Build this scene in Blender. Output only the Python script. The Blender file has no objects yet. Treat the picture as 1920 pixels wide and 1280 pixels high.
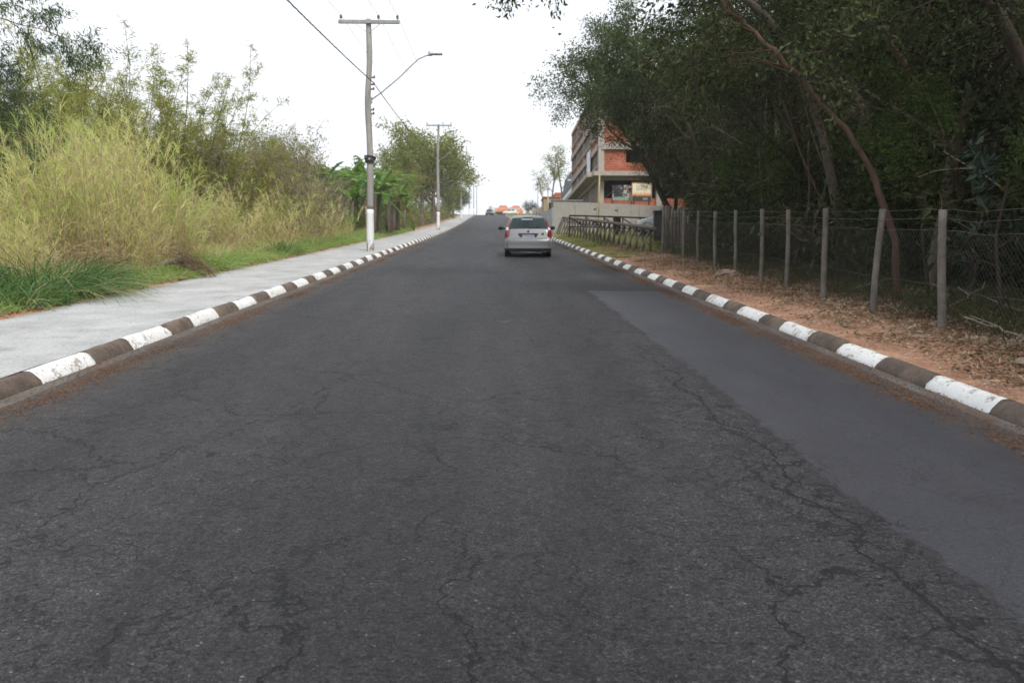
import bpy, math, random
import numpy as np
from mathutils import Vector, Matrix

random.seed(7)
RNG = np.random.default_rng(7)
SC = bpy.context.scene
COL = SC.collection
R = math.radians

# ------------------------------------------------------------------ camera
SLOPE = 0.09                      # the street climbs away from the camera
CAM_H = 1.5
cam_d = bpy.data.cameras.new('camera')
cam_d.sensor_width = 36.0
cam_d.lens = 1500.0 / 1920.0 * 36.0
cam_d.clip_start = 0.05
cam_d.clip_end = 5000
cam_d.dof.use_dof = True
cam_d.dof.focus_distance = 5.5
cam_d.dof.aperture_fstop = 3.2
cam = bpy.data.objects.new('camera', cam_d)
COL.objects.link(cam)
cam.location = (0, 0, CAM_H)
cam.rotation_euler = (R(90) - math.atan(100 / 1500.0), 0, -math.atan(40 / 1500.0))
SC.camera = cam

# ------------------------------------------------------------------ world, sun, exposure
SUN_EL, SUN_AZ = R(50), R(152)     # azimuth measured from +Y (along the street) towards +X
world = bpy.data.worlds.new('World')
SC.world = world
world.use_nodes = True
nt = world.node_tree
for n in list(nt.nodes):
    nt.nodes.remove(n)
out = nt.nodes.new('ShaderNodeOutputWorld')
bg = nt.nodes.new('ShaderNodeBackground')
bg.inputs['Strength'].default_value = 0.1
sky = nt.nodes.new('ShaderNodeTexSky')
sky.sky_type = 'NISHITA'
sky.sun_disc = False
sky.sun_elevation = SUN_EL
sky.sun_rotation = SUN_AZ
sky.air_density = 1.0
sky.dust_density = 3.0
tc = nt.nodes.new('ShaderNodeTexCoord')
mp = nt.nodes.new('ShaderNodeMapping')
mp.inputs['Scale'].default_value = (1.0, 1.0, 2.4)
nz = nt.nodes.new('ShaderNodeTexNoise')
nz.inputs['Scale'].default_value = 1.7
nz.inputs['Detail'].default_value = 6
nz.inputs['Roughness'].default_value = 0.5
cr = nt.nodes.new('ShaderNodeValToRGB')            # overcast sheet of cloud, a little thinner in places
cr.color_ramp.elements[0].position = 0.40
cr.color_ramp.elements[0].color = (6.7, 7.55, 8.2, 1)
cr.color_ramp.elements[1].position = 0.58
cr.color_ramp.elements[1].color = (10.3, 10.6, 11.2, 1)
mx = nt.nodes.new('ShaderNodeMix')
mx.data_type = 'RGBA'
mx.inputs['Factor'].default_value = 0.93
nt.links.new(tc.outputs['Generated'], mp.inputs['Vector'])
nt.links.new(mp.outputs['Vector'], nz.inputs['Vector'])
nt.links.new(nz.outputs['Fac'], cr.inputs['Fac'])
nt.links.new(sky.outputs['Color'], mx.inputs['A'])
nt.links.new(cr.outputs['Color'], mx.inputs['B'])
nt.links.new(mx.outputs['Result'], bg.inputs['Color'])
nt.links.new(bg.outputs['Background'], out.inputs['Surface'])

sun_d = bpy.data.lights.new('sun', 'SUN')
sun_d.energy = 2.5
sun_d.angle = R(16)
sun_d.color = (1.0, 0.95, 0.87)
sun = bpy.data.objects.new('sun', sun_d)
COL.objects.link(sun)
sun.location = (20, 40, 60)
sv = Vector((math.sin(SUN_AZ) * math.cos(SUN_EL), math.cos(SUN_AZ) * math.cos(SUN_EL), math.sin(SUN_EL)))
sun.rotation_euler = sv.to_track_quat('Z', 'Y').to_euler()

SC.view_settings.view_transform = 'Standard'
SC.view_settings.look = 'None'
SC.view_settings.exposure = 0.30
SC.view_settings.gamma = 1.0
SC.render.engine = 'CYCLES'
SC.cycles.use_denoising = True
SC.cycles.denoising_prefilter = 'NONE'
SC.cycles.max_bounces = 7
SC.cycles.diffuse_bounces = 5
SC.cycles.glossy_bounces = 3
SC.cycles.transmission_bounces = 5
SC.cycles.volume_bounces = 0
SC.cycles.volume_max_steps = 64
SC.cycles.use_adaptive_sampling = True

# ------------------------------------------------------------------ numeric helpers
def softplus(v, k):
    v = np.asarray(v, float) / k
    return k * np.where(v > 30, v, np.log1p(np.exp(np.minimum(v, 30))))

def extra(Y):
    return 0.0125 * softplus(np.asarray(Y, float) - 80, 12) - 0.1025 * softplus(np.asarray(Y, float) - 232, 8)

def road_z(Y):
    return SLOPE * np.asarray(Y, float) + extra(Y)

def sn(X, Y, s):                  # cheap smooth noise, about -1..1
    X = np.asarray(X, float) * s; Y = np.asarray(Y, float) * s
    return (np.sin(X * 1.3 + 1.7 * np.sin(Y * 0.9 + 0.4)) * np.cos(Y * 1.1 + 1.3 * np.sin(X * 0.7 + 2.1))
            + 0.5 * np.sin(2.7 * X - 1.9 * Y + 0.7) * np.cos(2.3 * Y + 1.1 * X))/1.5

def verge(X, Y):                  # height of the ground over the road plane
    X = np.asarray(X, float); Y = np.asarray(Y, float)
    left = 0.10 + 0.03 * sn(X, Y, 1.1) + 0.03 * np.clip(-6.6 - X, 0, 20)
    right = 0.086 + 0.05 * np.clip(X - 4.2, 0, 14) + (0.025 * sn(X, Y, 1.4) + 0.02 * sn(X, Y, 4.1)) * np.clip((X - 4.05) * 2, 0.25, 1)
    g = np.where(X < 0, left, right)
    g = np.where((X > -6.5) & (X < 0), 0.02, g)
    return np.where((X > -4.12) & (X < 4.03), -0.25, g)

def gz(X, Y):
    return road_z(Y) + verge(X, Y)

def rx(px, Y): return (px - 920.0) / 1500.0 * Y          # where something seen at column px stands, Y metres up the street
def rz(py, Y): return SLOPE * Y + CAM_H + (405.0 - py) / 1500.0 * Y

def norm(v):
    v = np.asarray(v, float)
    return v / np.maximum(np.linalg.norm(v, axis=-1, keepdims=True), 1e-9)

# ------------------------------------------------------------------ mesh helpers
class MB:
    def __init__(self):
        self.v = []; self.f = []; self.m = []; self.n = 0; self.sm = []
    def add(self, verts, faces, mat=0, smooth=False):
        verts = np.asarray(verts, float).reshape(-1, 3)
        if isinstance(faces, np.ndarray):
            arrs = [faces]
        else:
            by = {}
            for f in faces: by.setdefault(len(f), []).append(f)
            arrs = [np.array(a) for a in by.values()]
        for a in arrs:
            if len(a) == 0: continue
            self.f.append(a.astype(np.int64) + self.n)
            self.m.append(np.full(len(a), mat)); self.sm.append(np.full(len(a), smooth))
        self.v.append(verts); self.n += len(verts)
    def box(self, c, s, mat=0, rot=0.0, tilt=None):
        x, y, z = s[0] / 2, s[1] / 2, s[2] / 2
        v = np.array([(-x,-y,-z),(x,-y,-z),(x,y,-z),(-x,y,-z),(-x,-y,z),(x,-y,z),(x,y,z),(-x,y,z)], float)
        if tilt is not None: v = v @ np.array(tilt.to_3x3()).T
        if rot:
            ca, sa = math.cos(rot), math.sin(rot)
            v = v @ np.array([[ca, -sa, 0], [sa, ca, 0], [0, 0, 1]]).T
        self.add(v + np.array(c), [(0,3,2,1),(4,5,6,7),(0,1,5,4),(1,2,6,5),(2,3,7,6),(3,0,4,7)], mat)
        return self
    def bar(self, a, b, w, h, mat=0):
        a = np.array(a, float); b = np.array(b, float); d = norm(b - a)
        up = np.array([0, 0, 1.0]) if abs(d[2]) < 0.9 else np.array([0, 1.0, 0])
        s = norm(np.cross(d, up)); u = np.cross(s, d)
        q = [a + s*i*w/2 + u*j*h/2 for i, j in ((-1,-1),(1,-1),(1,1),(-1,1))] + [b + s*i*w/2 + u*j*h/2 for i, j in ((-1,-1),(1,-1),(1,1),(-1,1))]
        self.add(q, [(0,3,2,1),(4,5,6,7),(0,1,5,4),(1,2,6,5),(2,3,7,6),(3,0,4,7)], mat)
        return self
    def tube(self, pts, rad, sides=8, mat=0, cap=True, smooth=True):
        pts = np.asarray(pts, float); k = len(pts)
        rad = np.broadcast_to(np.asarray(rad, float), (k,))
        t = np.gradient(pts, axis=0) if k > 2 else np.repeat((pts[1:] - pts[:1]), 2, 0)
        t = norm(t)
        ref = np.array([0, 0, 1.0]) if abs(t[0][2]) < 0.8 else np.array([1.0, 0, 0])
        s = norm(np.cross(t, ref)); u = np.cross(s, t)
        a = np.linspace(0, 2 * math.pi, sides, endpoint=False)
        ring = s[:, None, :] * np.cos(a)[None, :, None] + u[:, None, :] * np.sin(a)[None, :, None]
        v = (pts[:, None, :] + ring * rad[:, None, None]).reshape(-1, 3)
        i = np.arange(k - 1)[:, None] * sides; j = np.arange(sides)[None, :]; j2 = (j + 1) % sides
        q = np.stack([i + j, i + j2, i + sides + j2, i + sides + j], -1).reshape(-1, 4)
        self.add(v, q, mat, smooth)
        if cap:
            n0 = self.n - len(v)
            self.f.append(np.array([list(range(n0 + sides - 1, n0 - 1, -1))])); self.m.append(np.array([mat])); self.sm.append(np.array([False]))
            e = n0 + (k - 1) * sides
            self.f.append(np.array([list(range(e, e + sides))])); self.m.append(np.array([mat])); self.sm.append(np.array([False]))
        return self
    def lathe(self, c, prof, sides=16, mat=0, smooth=True):
        pts = [(c[0], c[1], c[2] + z) for r, z in prof]
        k = len(pts); a = np.linspace(0, 2 * math.pi, sides, endpoint=False)
        v = np.array([[(p[0] + prof[i][0] * math.cos(t), p[1] + prof[i][0] * math.sin(t), p[2]) for t in a] for i, p in enumerate(pts)]).reshape(-1, 3)
        i = np.arange(k - 1)[:, None] * sides; j = np.arange(sides)[None, :]; j2 = (j + 1) % sides
        self.add(v, np.stack([i + j, i + j2, i + sides + j2, i + sides + j], -1).reshape(-1, 4), mat, smooth)
        return self
    def leaves(self, pos, d, length, width, mat=0, rng=RNG):
        n = len(pos); d = norm(d)
        s = norm(np.cross(d, rng.normal(size=(n, 3))))
        length = np.broadcast_to(length, (n,))[:, None]; width = np.broadcast_to(width, (n,))[:, None]
        nrm = np.cross(s, d)
        v = np.stack([pos, pos + d * length * 0.45 + s * width / 2 + nrm * length * 0.06, pos + d * length - nrm * length * 0.05, pos + d * length * 0.45 - s * width / 2 + nrm * length * 0.06], 1).reshape(-1, 3)
        self.add(v, np.arange(4 * n).reshape(n, 4), mat)
        return self
    def blades(self, base, d, length, width, bend, segs=4, mat=0, rng=RNG, lean=(0, 0, 0)):
        n = len(base); d = norm(d)
        length = np.broadcast_to(length, (n,)).astype(float); width = np.broadcast_to(width, (n,)).astype(float); bend = np.broadcast_to(bend, (n,)).astype(float)
        h = norm(np.cross(d, rng.normal(size=(n, 3)) * np.array([1, 1, 0.25])))
        L = []; Rr = []; hx = d * np.array([1, 1, 0]); hx = norm(hx + 1e-6)
        for k in range(segs):
            t = k / segs
            c = base + d * (length * t)[:, None] + (np.array([0, 0, -1.0]) + hx * 0.5) * (bend * length * t * t)[:, None] + np.array(lean) * (length * t * t)[:, None]
            w = (width * (0.55 + 0.9 * t - 1.1 * t * t) * 0.8)[:, None]
            L.append(c + h * w / 2); Rr.append(c - h * w / 2)
        tip = base + d * length[:, None] + (np.array([0, 0, -1.0]) + hx * 0.5) * (bend * length)[:, None] + np.array(lean) * length[:, None]
        v = np.stack(L + Rr + [tip], 1)                        # n, 2*segs+1, 3
        m = 2 * segs + 1; o = (np.arange(n) * m)[:, None]
        quads = np.concatenate([o + np.array([[k, segs + k, segs + k + 1, k + 1]]) for k in range(segs - 1)], 0)
        tris = o + np.array([[segs - 1, 2 * segs - 1, 2 * segs]])
        n0 = self.n
        self.add(v.reshape(-1, 3), quads, mat, True)
        self.f.append(tris + n0); self.m.append(np.full(n, mat)); self.sm.append(np.full(n, True))
        return self
    def mesh(self, name, mats):
        me = bpy.data.meshes.new(name)
        v = np.concatenate(self.v).astype(np.float32)
        tot = np.concatenate([np.full(len(a), a.shape[1]) for a in self.f])
        loops = np.concatenate([a.reshape(-1) for a in self.f])
        me.vertices.add(len(v)); me.vertices.foreach_set('co', v.reshape(-1))
        me.loops.add(len(loops)); me.loops.foreach_set('vertex_index', loops.astype(np.int32))
        me.polygons.add(len(tot))
        start = np.concatenate([[0], np.cumsum(tot)[:-1]])
        me.polygons.foreach_set('loop_start', start.astype(np.int32))
        me.polygons.foreach_set('loop_total', tot.astype(np.int32))
        for m in (mats if isinstance(mats, (list, tuple)) else [mats]): me.materials.append(m)
        me.polygons.foreach_set('material_index', np.concatenate(self.m).astype(np.int32))
        me.polygons.foreach_set('use_smooth', np.concatenate(self.sm).astype(bool))
        me.update(calc_edges=True)
        return me
    def build(self, name, mats, parent=None, loc=None):
        o = bpy.data.objects.new(name, self.mesh(name, mats))
        COL.objects.link(o)
        if parent is not None: o.parent = parent
        if loc is not None: o.location = loc
        return o

def tag(o, label=None, cat=None, group=None, kind=None):
    if label: o['label'] = label
    if cat: o['category'] = cat
    if group: o['group'] = group
    if kind: o['kind'] = kind
    return o

def thing(name, loc, label, cat, group=None, rz_=0.0):
    e = bpy.data.objects.new(name, None); COL.objects.link(e)
    e.empty_display_size = 0.3
    e.location = loc; e.rotation_euler = (0, 0, rz_)
    return tag(e, label, cat, group)

def copy_tree(o, parent=None):
    c = o.copy(); COL.objects.link(c)
    if parent is not None: c.parent = parent
    for ch in list(o.children): copy_tree(ch, c)
    return c

def place(proto, used, loc, rz_=0.0, s=1.0, label=None, group=None, tilt=(0, 0)):
    """the first call moves the prototype itself, later calls move a copy"""
    o = proto if not used.get(proto.name) else copy_tree(proto)
    used[proto.name] = True
    o.location = loc; o.rotation_euler = (tilt[0], tilt[1], rz_)
    o.scale = (s, s, s) if not isinstance(s, tuple) else s
    if label: o['label'] = label
    if group: o['group'] = group
    return o
USED = {}

# ------------------------------------------------------------------ materials
class NT:
    def __init__(self, name):
        self.mat = bpy.data.materials.new(name); self.mat.use_nodes = True
        self.t = self.mat.node_tree
        for n in list(self.t.nodes): self.t.nodes.remove(n)
        self.out = self.t.nodes.new('ShaderNodeOutputMaterial')
    def n(self, typ, ins=None, **props):
        nd = self.t.nodes.new(typ)
        for k, v in props.items(): setattr(nd, k, v)
        for k, v in (ins or {}).items():
            s = nd.inputs[k]
            if isinstance(v, bpy.types.NodeSocket): self.t.links.new(v, s)
            else: s.default_value = v
        return nd
    def co(self, scale=(1, 1, 1), kind='Object', loc=(0, 0, 0)):
        tcn = self.n('ShaderNodeTexCoord')
        return self.n('ShaderNodeMapping', {'Vector': tcn.outputs[kind], 'Scale': scale, 'Location': loc}).outputs[0]
    def noise(self, vec, scale, detail=4, rough=0.55, dist=0.0, out='Fac'):
        return self.n('ShaderNodeTexNoise', {'Vector': vec, 'Scale': scale, 'Detail': detail, 'Roughness': rough, 'Distortion': dist}).outputs[out]
    def voro(self, vec, scale, feature='F1', out='Distance', rand=1.0):
        return self.n('ShaderNodeTexVoronoi', {'Vector': vec, 'Scale': scale, 'Randomness': rand}, feature=feature).outputs[out]
    def ramp(self, fac, stops, interp='LINEAR'):
        nd = self.n('ShaderNodeValToRGB', {'Fac': fac}); r = nd.color_ramp; r.interpolation = interp
        while len(r.elements) < len(stops): r.elements.new(0.5)
        for e, (p, c) in zip(r.elements, stops):
            e.position = p; e.color = tuple(c) + (1,) if len(c) == 3 else c
        return nd.outputs['Color']
    def mapr(self, v, a, b, c=0.0, d=1.0):
        return self.n('ShaderNodeMapRange', {0: v, 1: a, 2: b, 3: c, 4: d}).outputs[0]
    def math(self, op, a, b=0.0, clamp=False):
        nd = self.n('ShaderNodeMath', operation=op); nd.use_clamp = clamp
        for i, v in enumerate((a, b)):
            if isinstance(v, bpy.types.NodeSocket): self.t.links.new(v, nd.inputs[i])
            else: nd.inputs[i].default_value = v
        return nd.outputs[0]
    def mix(self, f, a, b, blend='MIX'):
        nd = self.n('ShaderNodeMix', data_type='RGBA', blend_type=blend)
        for k, v in (('Factor', f), ('A', a), ('B', b)):
            s = [x for x in nd.inputs if x.name == k and (x.type == 'RGBA' or k == 'Factor')][0]
            if isinstance(v, bpy.types.NodeSocket): self.t.links.new(v, s)
            else: s.default_value = v if k == 'Factor' else tuple(v) + ((1,) if len(v) == 3 else ())
        return [x for x in nd.outputs if x.type == 'RGBA'][0]
    def sep(self, vec):
        return self.n('ShaderNodeSeparateXYZ', {0: vec}).outputs
    def bump(self, h, strength=0.5, dist=0.01, normal=None):
        ins = {'Height': h, 'Strength': strength, 'Distance': dist}
        if normal is not None: ins['Normal'] = normal
        return self.n('ShaderNodeBump', ins).outputs[0]
    def fin(self, color, rough=0.8, metal=0.0, normal=None, spec=0.5, coat=0.0, **kw):
        ins = {'Base Color': color if isinstance(color, bpy.types.NodeSocket) else tuple(color) + (1,), 'Roughness': rough, 'Metallic': metal, 'Specular IOR Level': spec, 'Coat Weight': coat}
        if normal is not None: ins['Normal'] = normal
        ins.update(kw)
        p = self.n('ShaderNodeBsdfPrincipled', ins)
        self.t.links.new(p.outputs[0], self.out.inputs['Surface'])
        return self.mat

def m_plain(name, color, rough=0.6, metal=0.0, var=0.25, scale=6.0, spec=0.5, coat=0.0, bump=0.0, bdist=0.01):
    t = NT(name); c = t.co()
    f = t.noise(c, scale, 5, 0.6)
    col = t.ramp(f, [(0.3, tuple(x * (1 - var) for x in color)), (0.7, tuple(min(1, x * (1 + var)) for x in color))])
    nrm = t.bump(t.noise(c, scale * 6, 4), bump, bdist) if bump else None
    return t.fin(col, rough, metal, nrm, spec, coat)

def m_leaf(name, cols, transl=0.3, rough=0.6, clump=0.5, objvar=0.25, spec=0.16):
    """leaf colours: random leaf to leaf, drifting over clumps and from plant to plant"""
    t = NT(name)
    g = t.n('ShaderNodeNewGeometry').outputs['Random Per Island']
    oi = t.n('ShaderNodeObjectInfo').outputs['Random']
    f = t.noise(t.co(), 0.9, 2)
    fac = t.math('ADD', t.math('MULTIPLY', g, 0.55), t.math('ADD', t.math('MULTIPLY', t.mapr(f, 0.3, 0.7), 0.45 * clump * 2), t.math('MULTIPLY', t.math('SUBTRACT', oi, 0.5), objvar)), clamp=True)
    k = len(cols)
    col = t.ramp(fac, [((i + 0.5) / k, c) for i, c in enumerate(cols)])
    p = t.n('ShaderNodeBsdfPrincipled', {'Base Color': col, 'Roughness': rough, 'Specular IOR Level': spec})
    tr = t.n('ShaderNodeBsdfTranslucent', {'Color': t.mix(1.0, col, (1.15, 1.15, 0.7), 'MULTIPLY')})
    ms = t.n('ShaderNodeMixShader', {0: transl})
    t.t.links.new(p.outputs[0], ms.inputs[1]); t.t.links.new(tr.outputs[0], ms.inputs[2])
    t.t.links.new(ms.outputs[0], t.out.inputs['Surface'])
    return t.mat

def m_bark(name, a, b, scale=9.0):
    t = NT(name); c = t.co((1, 1, 0.25))
    f = t.noise(c, scale, 6, 0.65)
    f2 = t.noise(t.co(), 1.6, 3)
    col = t.mix(t.mapr(f2, 0.4, 0.65), t.ramp(f, [(0.35, a), (0.65, b)]), t.ramp(f, [(0.3, tuple(x * 0.8 for x in b)), (0.7, tuple(x * 1.3 for x in a))]))
    return t.fin(col, 0.9, normal=t.bump(f, 0.8, 0.02), spec=0.2)

def m_asphalt():
    t = NT('asphalt'); c = t.co()
    x, y, z = t.sep(c)[0:3]
    warp = t.noise(c, 0.55, 4, 0.6)
    # the repair strip beside the gutter
    edge = t.math('ADD', t.math('MULTIPLY', t.math('SUBTRACT', t.noise(c, 1.1, 6, 0.7), 0.5), 0.34), t.math('MULTIPLY', t.math('SUBTRACT', t.noise(t.co((1, .45, 1)), 13.0, 5, .7), 0.5), 0.30))
    px = t.mapr(t.math('ADD', x, edge), 1.91, 2.0)
    near = t.mapr(t.math('ADD', y, t.math('MULTIPLY', edge, 1.5)), 16.3, 16.1)
    patch = t.math('MULTIPLY', px, near)
    grain = t.noise(c, 140, 4, 0.8)
    stones = t.voro(c, 62, 'F1')
    stone_id = t.n('ShaderNodeTexVoronoi', {'Vector': c, 'Scale': 120.0}).outputs['Color']
    sid = t.n('ShaderNodeSeparateColor', {0: stone_id}).outputs[0]
    fl = t.noise(t.co((1.0, 0.7, 1.0)), 15, 5, 0.62)
    mid = t.noise(c, 3.2, 6, 0.6)
    big = t.noise(t.co((1.0, 0.35, 1.0)), 0.42, 4, 0.55)
    col = t.ramp(grain, [(0.34, (0.0048, 0.0044, 0.0054)), (0.50, (0.0186, 0.0173, 0.0204)), (0.64, (0.053, 0.0496, 0.0564))])
    col = t.mix(t.mapr(sid, 0.66, 0.98, 0, .8), col, (0.078, 0.074, 0.082))
    col = t.mix(t.mapr(sid, 0.9975, 0.9985), col, (0.17, 0.165, 0.162))
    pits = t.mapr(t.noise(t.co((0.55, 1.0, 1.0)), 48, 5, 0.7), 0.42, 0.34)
    col = t.mix(t.math('MULTIPLY', pits, .8), col, (0.009, 0.0088, 0.0095))  # pits: dark binder, with shade of the coarse relief put into the colour
    col = t.mix(1.0, col, t.ramp(fl, [(0.32, (0.72, 0.72, 0.72)), (0.5, (0.98, 0.98, 0.98)), (0.68, (1.16, 1.16, 1.16))]), 'MULTIPLY')
    col = t.mix(1.0, col, t.ramp(mid, [(0.32, (0.80, 0.80, 0.80)), (0.68, (1.16, 1.15, 1.15))]), 'MULTIPLY')
    col = t.mix(1.0, col, t.ramp(big, [(0.33, (0.84, 0.84, 0.85)), (0.66, (1.16, 1.14, 1.13))]), 'MULTIPLY')
    lanes = t.noise(t.co((1.0, 0.05, 1.0)), 1.15, 4, 0.6)
    col = t.mix(1.0, col, t.ramp(lanes, [(0.38, (0.76, 0.76, 0.77)), (0.60, (1.2, 1.2, 1.2))]), 'MULTIPLY')
    # worn whitish scuffs
    sc = t.math('MULTIPLY', t.mapr(t.noise(t.co((0.6, 1.6, 1)), 2.6, 7, 0.72), 0.66, 0.74), t.mapr(grain, 0.4, 0.6))
    col = t.mix(t.math('MULTIPLY', sc, 0.32), col, (0.11, 0.109, 0.11))
    pcol = t.ramp(t.noise(c, 120, 4, 0.75), [(0.40, (0.024, 0.0238, 0.030)), (0.64, (0.068, 0.0678, 0.082))])
    pcol = t.mix(1.0, pcol, t.ramp(t.noise(t.co((1, 0.4, 1)), 1.3, 5, 0.6), [(0.35, (0.88, 0.88, 0.88)), (0.65, (1.12, 1.12, 1.12))]), 'MULTIPLY')
    col = t.mix(t.math('MULTIPLY', patch, t.mapr(t.noise(t.co((1, .3, 1)), 2.4, 6, .7), .40, .62, 1.0, .66)), col, pcol)
    # cracks
    w1 = t.noise(c, 1.6, 5, 0.65, out='Color'); w2 = t.noise(c, 9.0, 4, 0.6, out='Color')
    vm = t.n('ShaderNodeVectorMath', {0: w1, 1: (0.5, 0.5, 0.5)}, operation='SUBTRACT').outputs[0]
    vm2 = t.n('ShaderNodeVectorMath', {0: w2, 1: (0.5, 0.5, 0.5)}, operation='SUBTRACT').outputs[0]
    cw = t.n('ShaderNodeVectorMath', {0: vm, 1: (0.9, 0.9, 0.0), 2: c}, operation='MULTIPLY_ADD').outputs[0]
    cw = t.n('ShaderNodeVectorMath', {0: vm2, 1: (0.09, 0.09, 0.0), 2: cw}, operation='MULTIPLY_ADD').outputs[0]
    flat = t.n('ShaderNodeVectorMath', {0: cw, 1: (1, 1, 0)}, operation='MULTIPLY').outputs[0]
    e1 = t.voro(flat, 0.75, 'DISTANCE_TO_EDGE'); e2 = t.voro(flat, 2.3, 'DISTANCE_TO_EDGE')
    m1 = t.mapr(t.noise(c, 0.5, 3), 0.41, 0.50); m2 = t.mapr(t.noise(t.co(loc=(7, 3, 0)), 0.65, 4), 0.43, 0.52)
    k1 = t.math('MULTIPLY', t.mapr(e1, 0.0075, 0.003), m1)
    k2 = t.math('MULTIPLY', t.mapr(e2, 0.012, 0.004), m2)
    # the long crack along the repair
    cx, cy, cz = t.sep(cw)[0:3]
    wob = t.math('MULTIPLY', t.math('SUBTRACT', t.noise(t.co((0, 1, 0)), 1.1, 6, 0.6), 0.5), 0.75)
    d = t.math('ABSOLUTE', t.math('SUBTRACT', t.math('ADD', x, t.math('ADD', wob, t.math('MULTIPLY', edge, 0.25))), 1.72))
    k3 = t.math('MULTIPLY', t.mapr(d, 0.013, 0.006), t.mapr(y, 10.5, 8.0))
    e4 = t.voro(flat, 2.6, 'DISTANCE_TO_EDGE')
    k4 = t.math('MULTIPLY', t.mapr(e4, 0.020, 0.006), t.math('MULTIPLY', t.mapr(d, 0.34, 0.16), t.mapr(y, 8.0, 6.0)))
    keep = t.math('SUBTRACT', 1.0, t.math('MULTIPLY', patch, 0.8))
    ck = t.math('MULTIPLY', t.math('MAXIMUM', t.math('MAXIMUM', k1, t.math('MULTIPLY', k2, 0.75)), 0.0), keep)
    ck = t.math('MAXIMUM', ck, t.math('MAXIMUM', k3, t.math('MULTIPLY', k4, 0.9)))
    col = t.mix(t.math('MULTIPLY', ck, 0.97), col, (0.004, 0.0037, 0.0036))
    seam = t.math('MULTIPLY', t.math('MULTIPLY', t.mapr(px, 0.0, 0.3), t.mapr(px, 1.0, 0.7)), near)
    col = t.mix(t.math('MULTIPLY', seam, .3), col, (0.014, 0.0137, 0.0145))
    # dust and needles washed to the sides
    ax = t.math('ABSOLUTE', x)
    dust = t.math('MULTIPLY', t.mapr(t.math('ADD', ax, t.math('MULTIPLY', t.math('SUBTRACT', mid, 0.5), 0.6)), 3.2, 3.9), 0.55)
    col = t.mix(dust, col, (0.11, 0.082, 0.06))
    h = t.math('ADD', t.math('MULTIPLY', t.math('SUBTRACT', 1.0, stones), 0.45), t.math('MULTIPLY', fl, 1.5))
    h = t.math('ADD', h, t.math('MULTIPLY', grain, 0.35))
    h = t.math('MULTIPLY', h, t.math('SUBTRACT', 1.0, t.math('MULTIPLY', patch, 0.55)))
    h = t.math('SUBTRACT', t.math('SUBTRACT', h, t.math('MULTIPLY', pits, t.math('SUBTRACT', 0.9, t.math('MULTIPLY', patch, 0.8)))), t.math('MULTIPLY', ck, 1.3))
    h = t.math('ADD', h, t.math('MULTIPLY', t.math('MULTIPLY', t.noise(c, 27, 4, .6), 2.2), t.math('SUBTRACT', 1.0, t.math('MULTIPLY', patch, .75))))
    nrm = t.bump(h, 0.95, 0.016)
    rough = t.mapr(patch, 0, 1, 0.66, 0.55)
    return t.fin(col, rough, normal=nrm, spec=0.4)

def m_concrete(name, base, var=0.2, streak=0.0, dirt=(0.12, 0.10, 0.08), dirt_amt=0.4, scale=3.0, fine=70.0):
    t = NT(name); c = t.co()
    f = t.noise(c, scale, 6, 0.65); g = t.noise(c, fine, 3, 0.7)
    col = t.ramp(f, [(0.3, tuple(v * (1 - var) for v in base)), (0.7, tuple(v * (1 + var * 0.6) for v in base))])
    col = t.mix(1.0, col, t.ramp(g, [(0.32, (0.72, 0.72, 0.72)), (0.6, (1.08, 1.08, 1.08))]), 'MULTIPLY')
    s = t.noise(t.co((2.0, 2.0, 0.15) if streak else (1, 1, 1)), 1.4, 6, 0.7)
    col = t.mix(t.math('MULTIPLY', t.mapr(s, 0.52, 0.75), dirt_amt), col, dirt)
    return t.fin(col, 0.88, normal=t.bump(t.math('ADD', g, f), 0.6, 0.006), spec=0.3)

def m_paint_kerb():
    t = NT('white_kerb_paint'); c = t.co()
    f = t.noise(c, 7, 7, 0.72); g = t.noise(c, 38, 5, 0.7)
    low = t.math('MULTIPLY', t.mapr(t.noise(t.co((1, .5, 1)), 2.0, 3), .45, .6), .05)
    wear = t.mapr(t.math('ADD', low, t.math('ADD', t.math('MULTIPLY', f, 0.6), t.math('MULTIPLY', g, 0.4))), 0.555, 0.60)
    grime = t.mapr(t.noise(t.co((1, 1, 3)), 4.0, 6, 0.7), 0.35, 0.75)
    col = t.mix(t.math('MULTIPLY', grime, 0.34), (0.80, 0.80, 0.79), (0.46, 0.40, 0.34))
    col = t.mix(t.math('MULTIPLY', wear, 0.75), col, (0.20, 0.16, 0.13))
    return t.fin(col, 0.7, normal=t.bump(t.math('ADD', g, f), 0.7, 0.008), spec=0.3)

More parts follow.
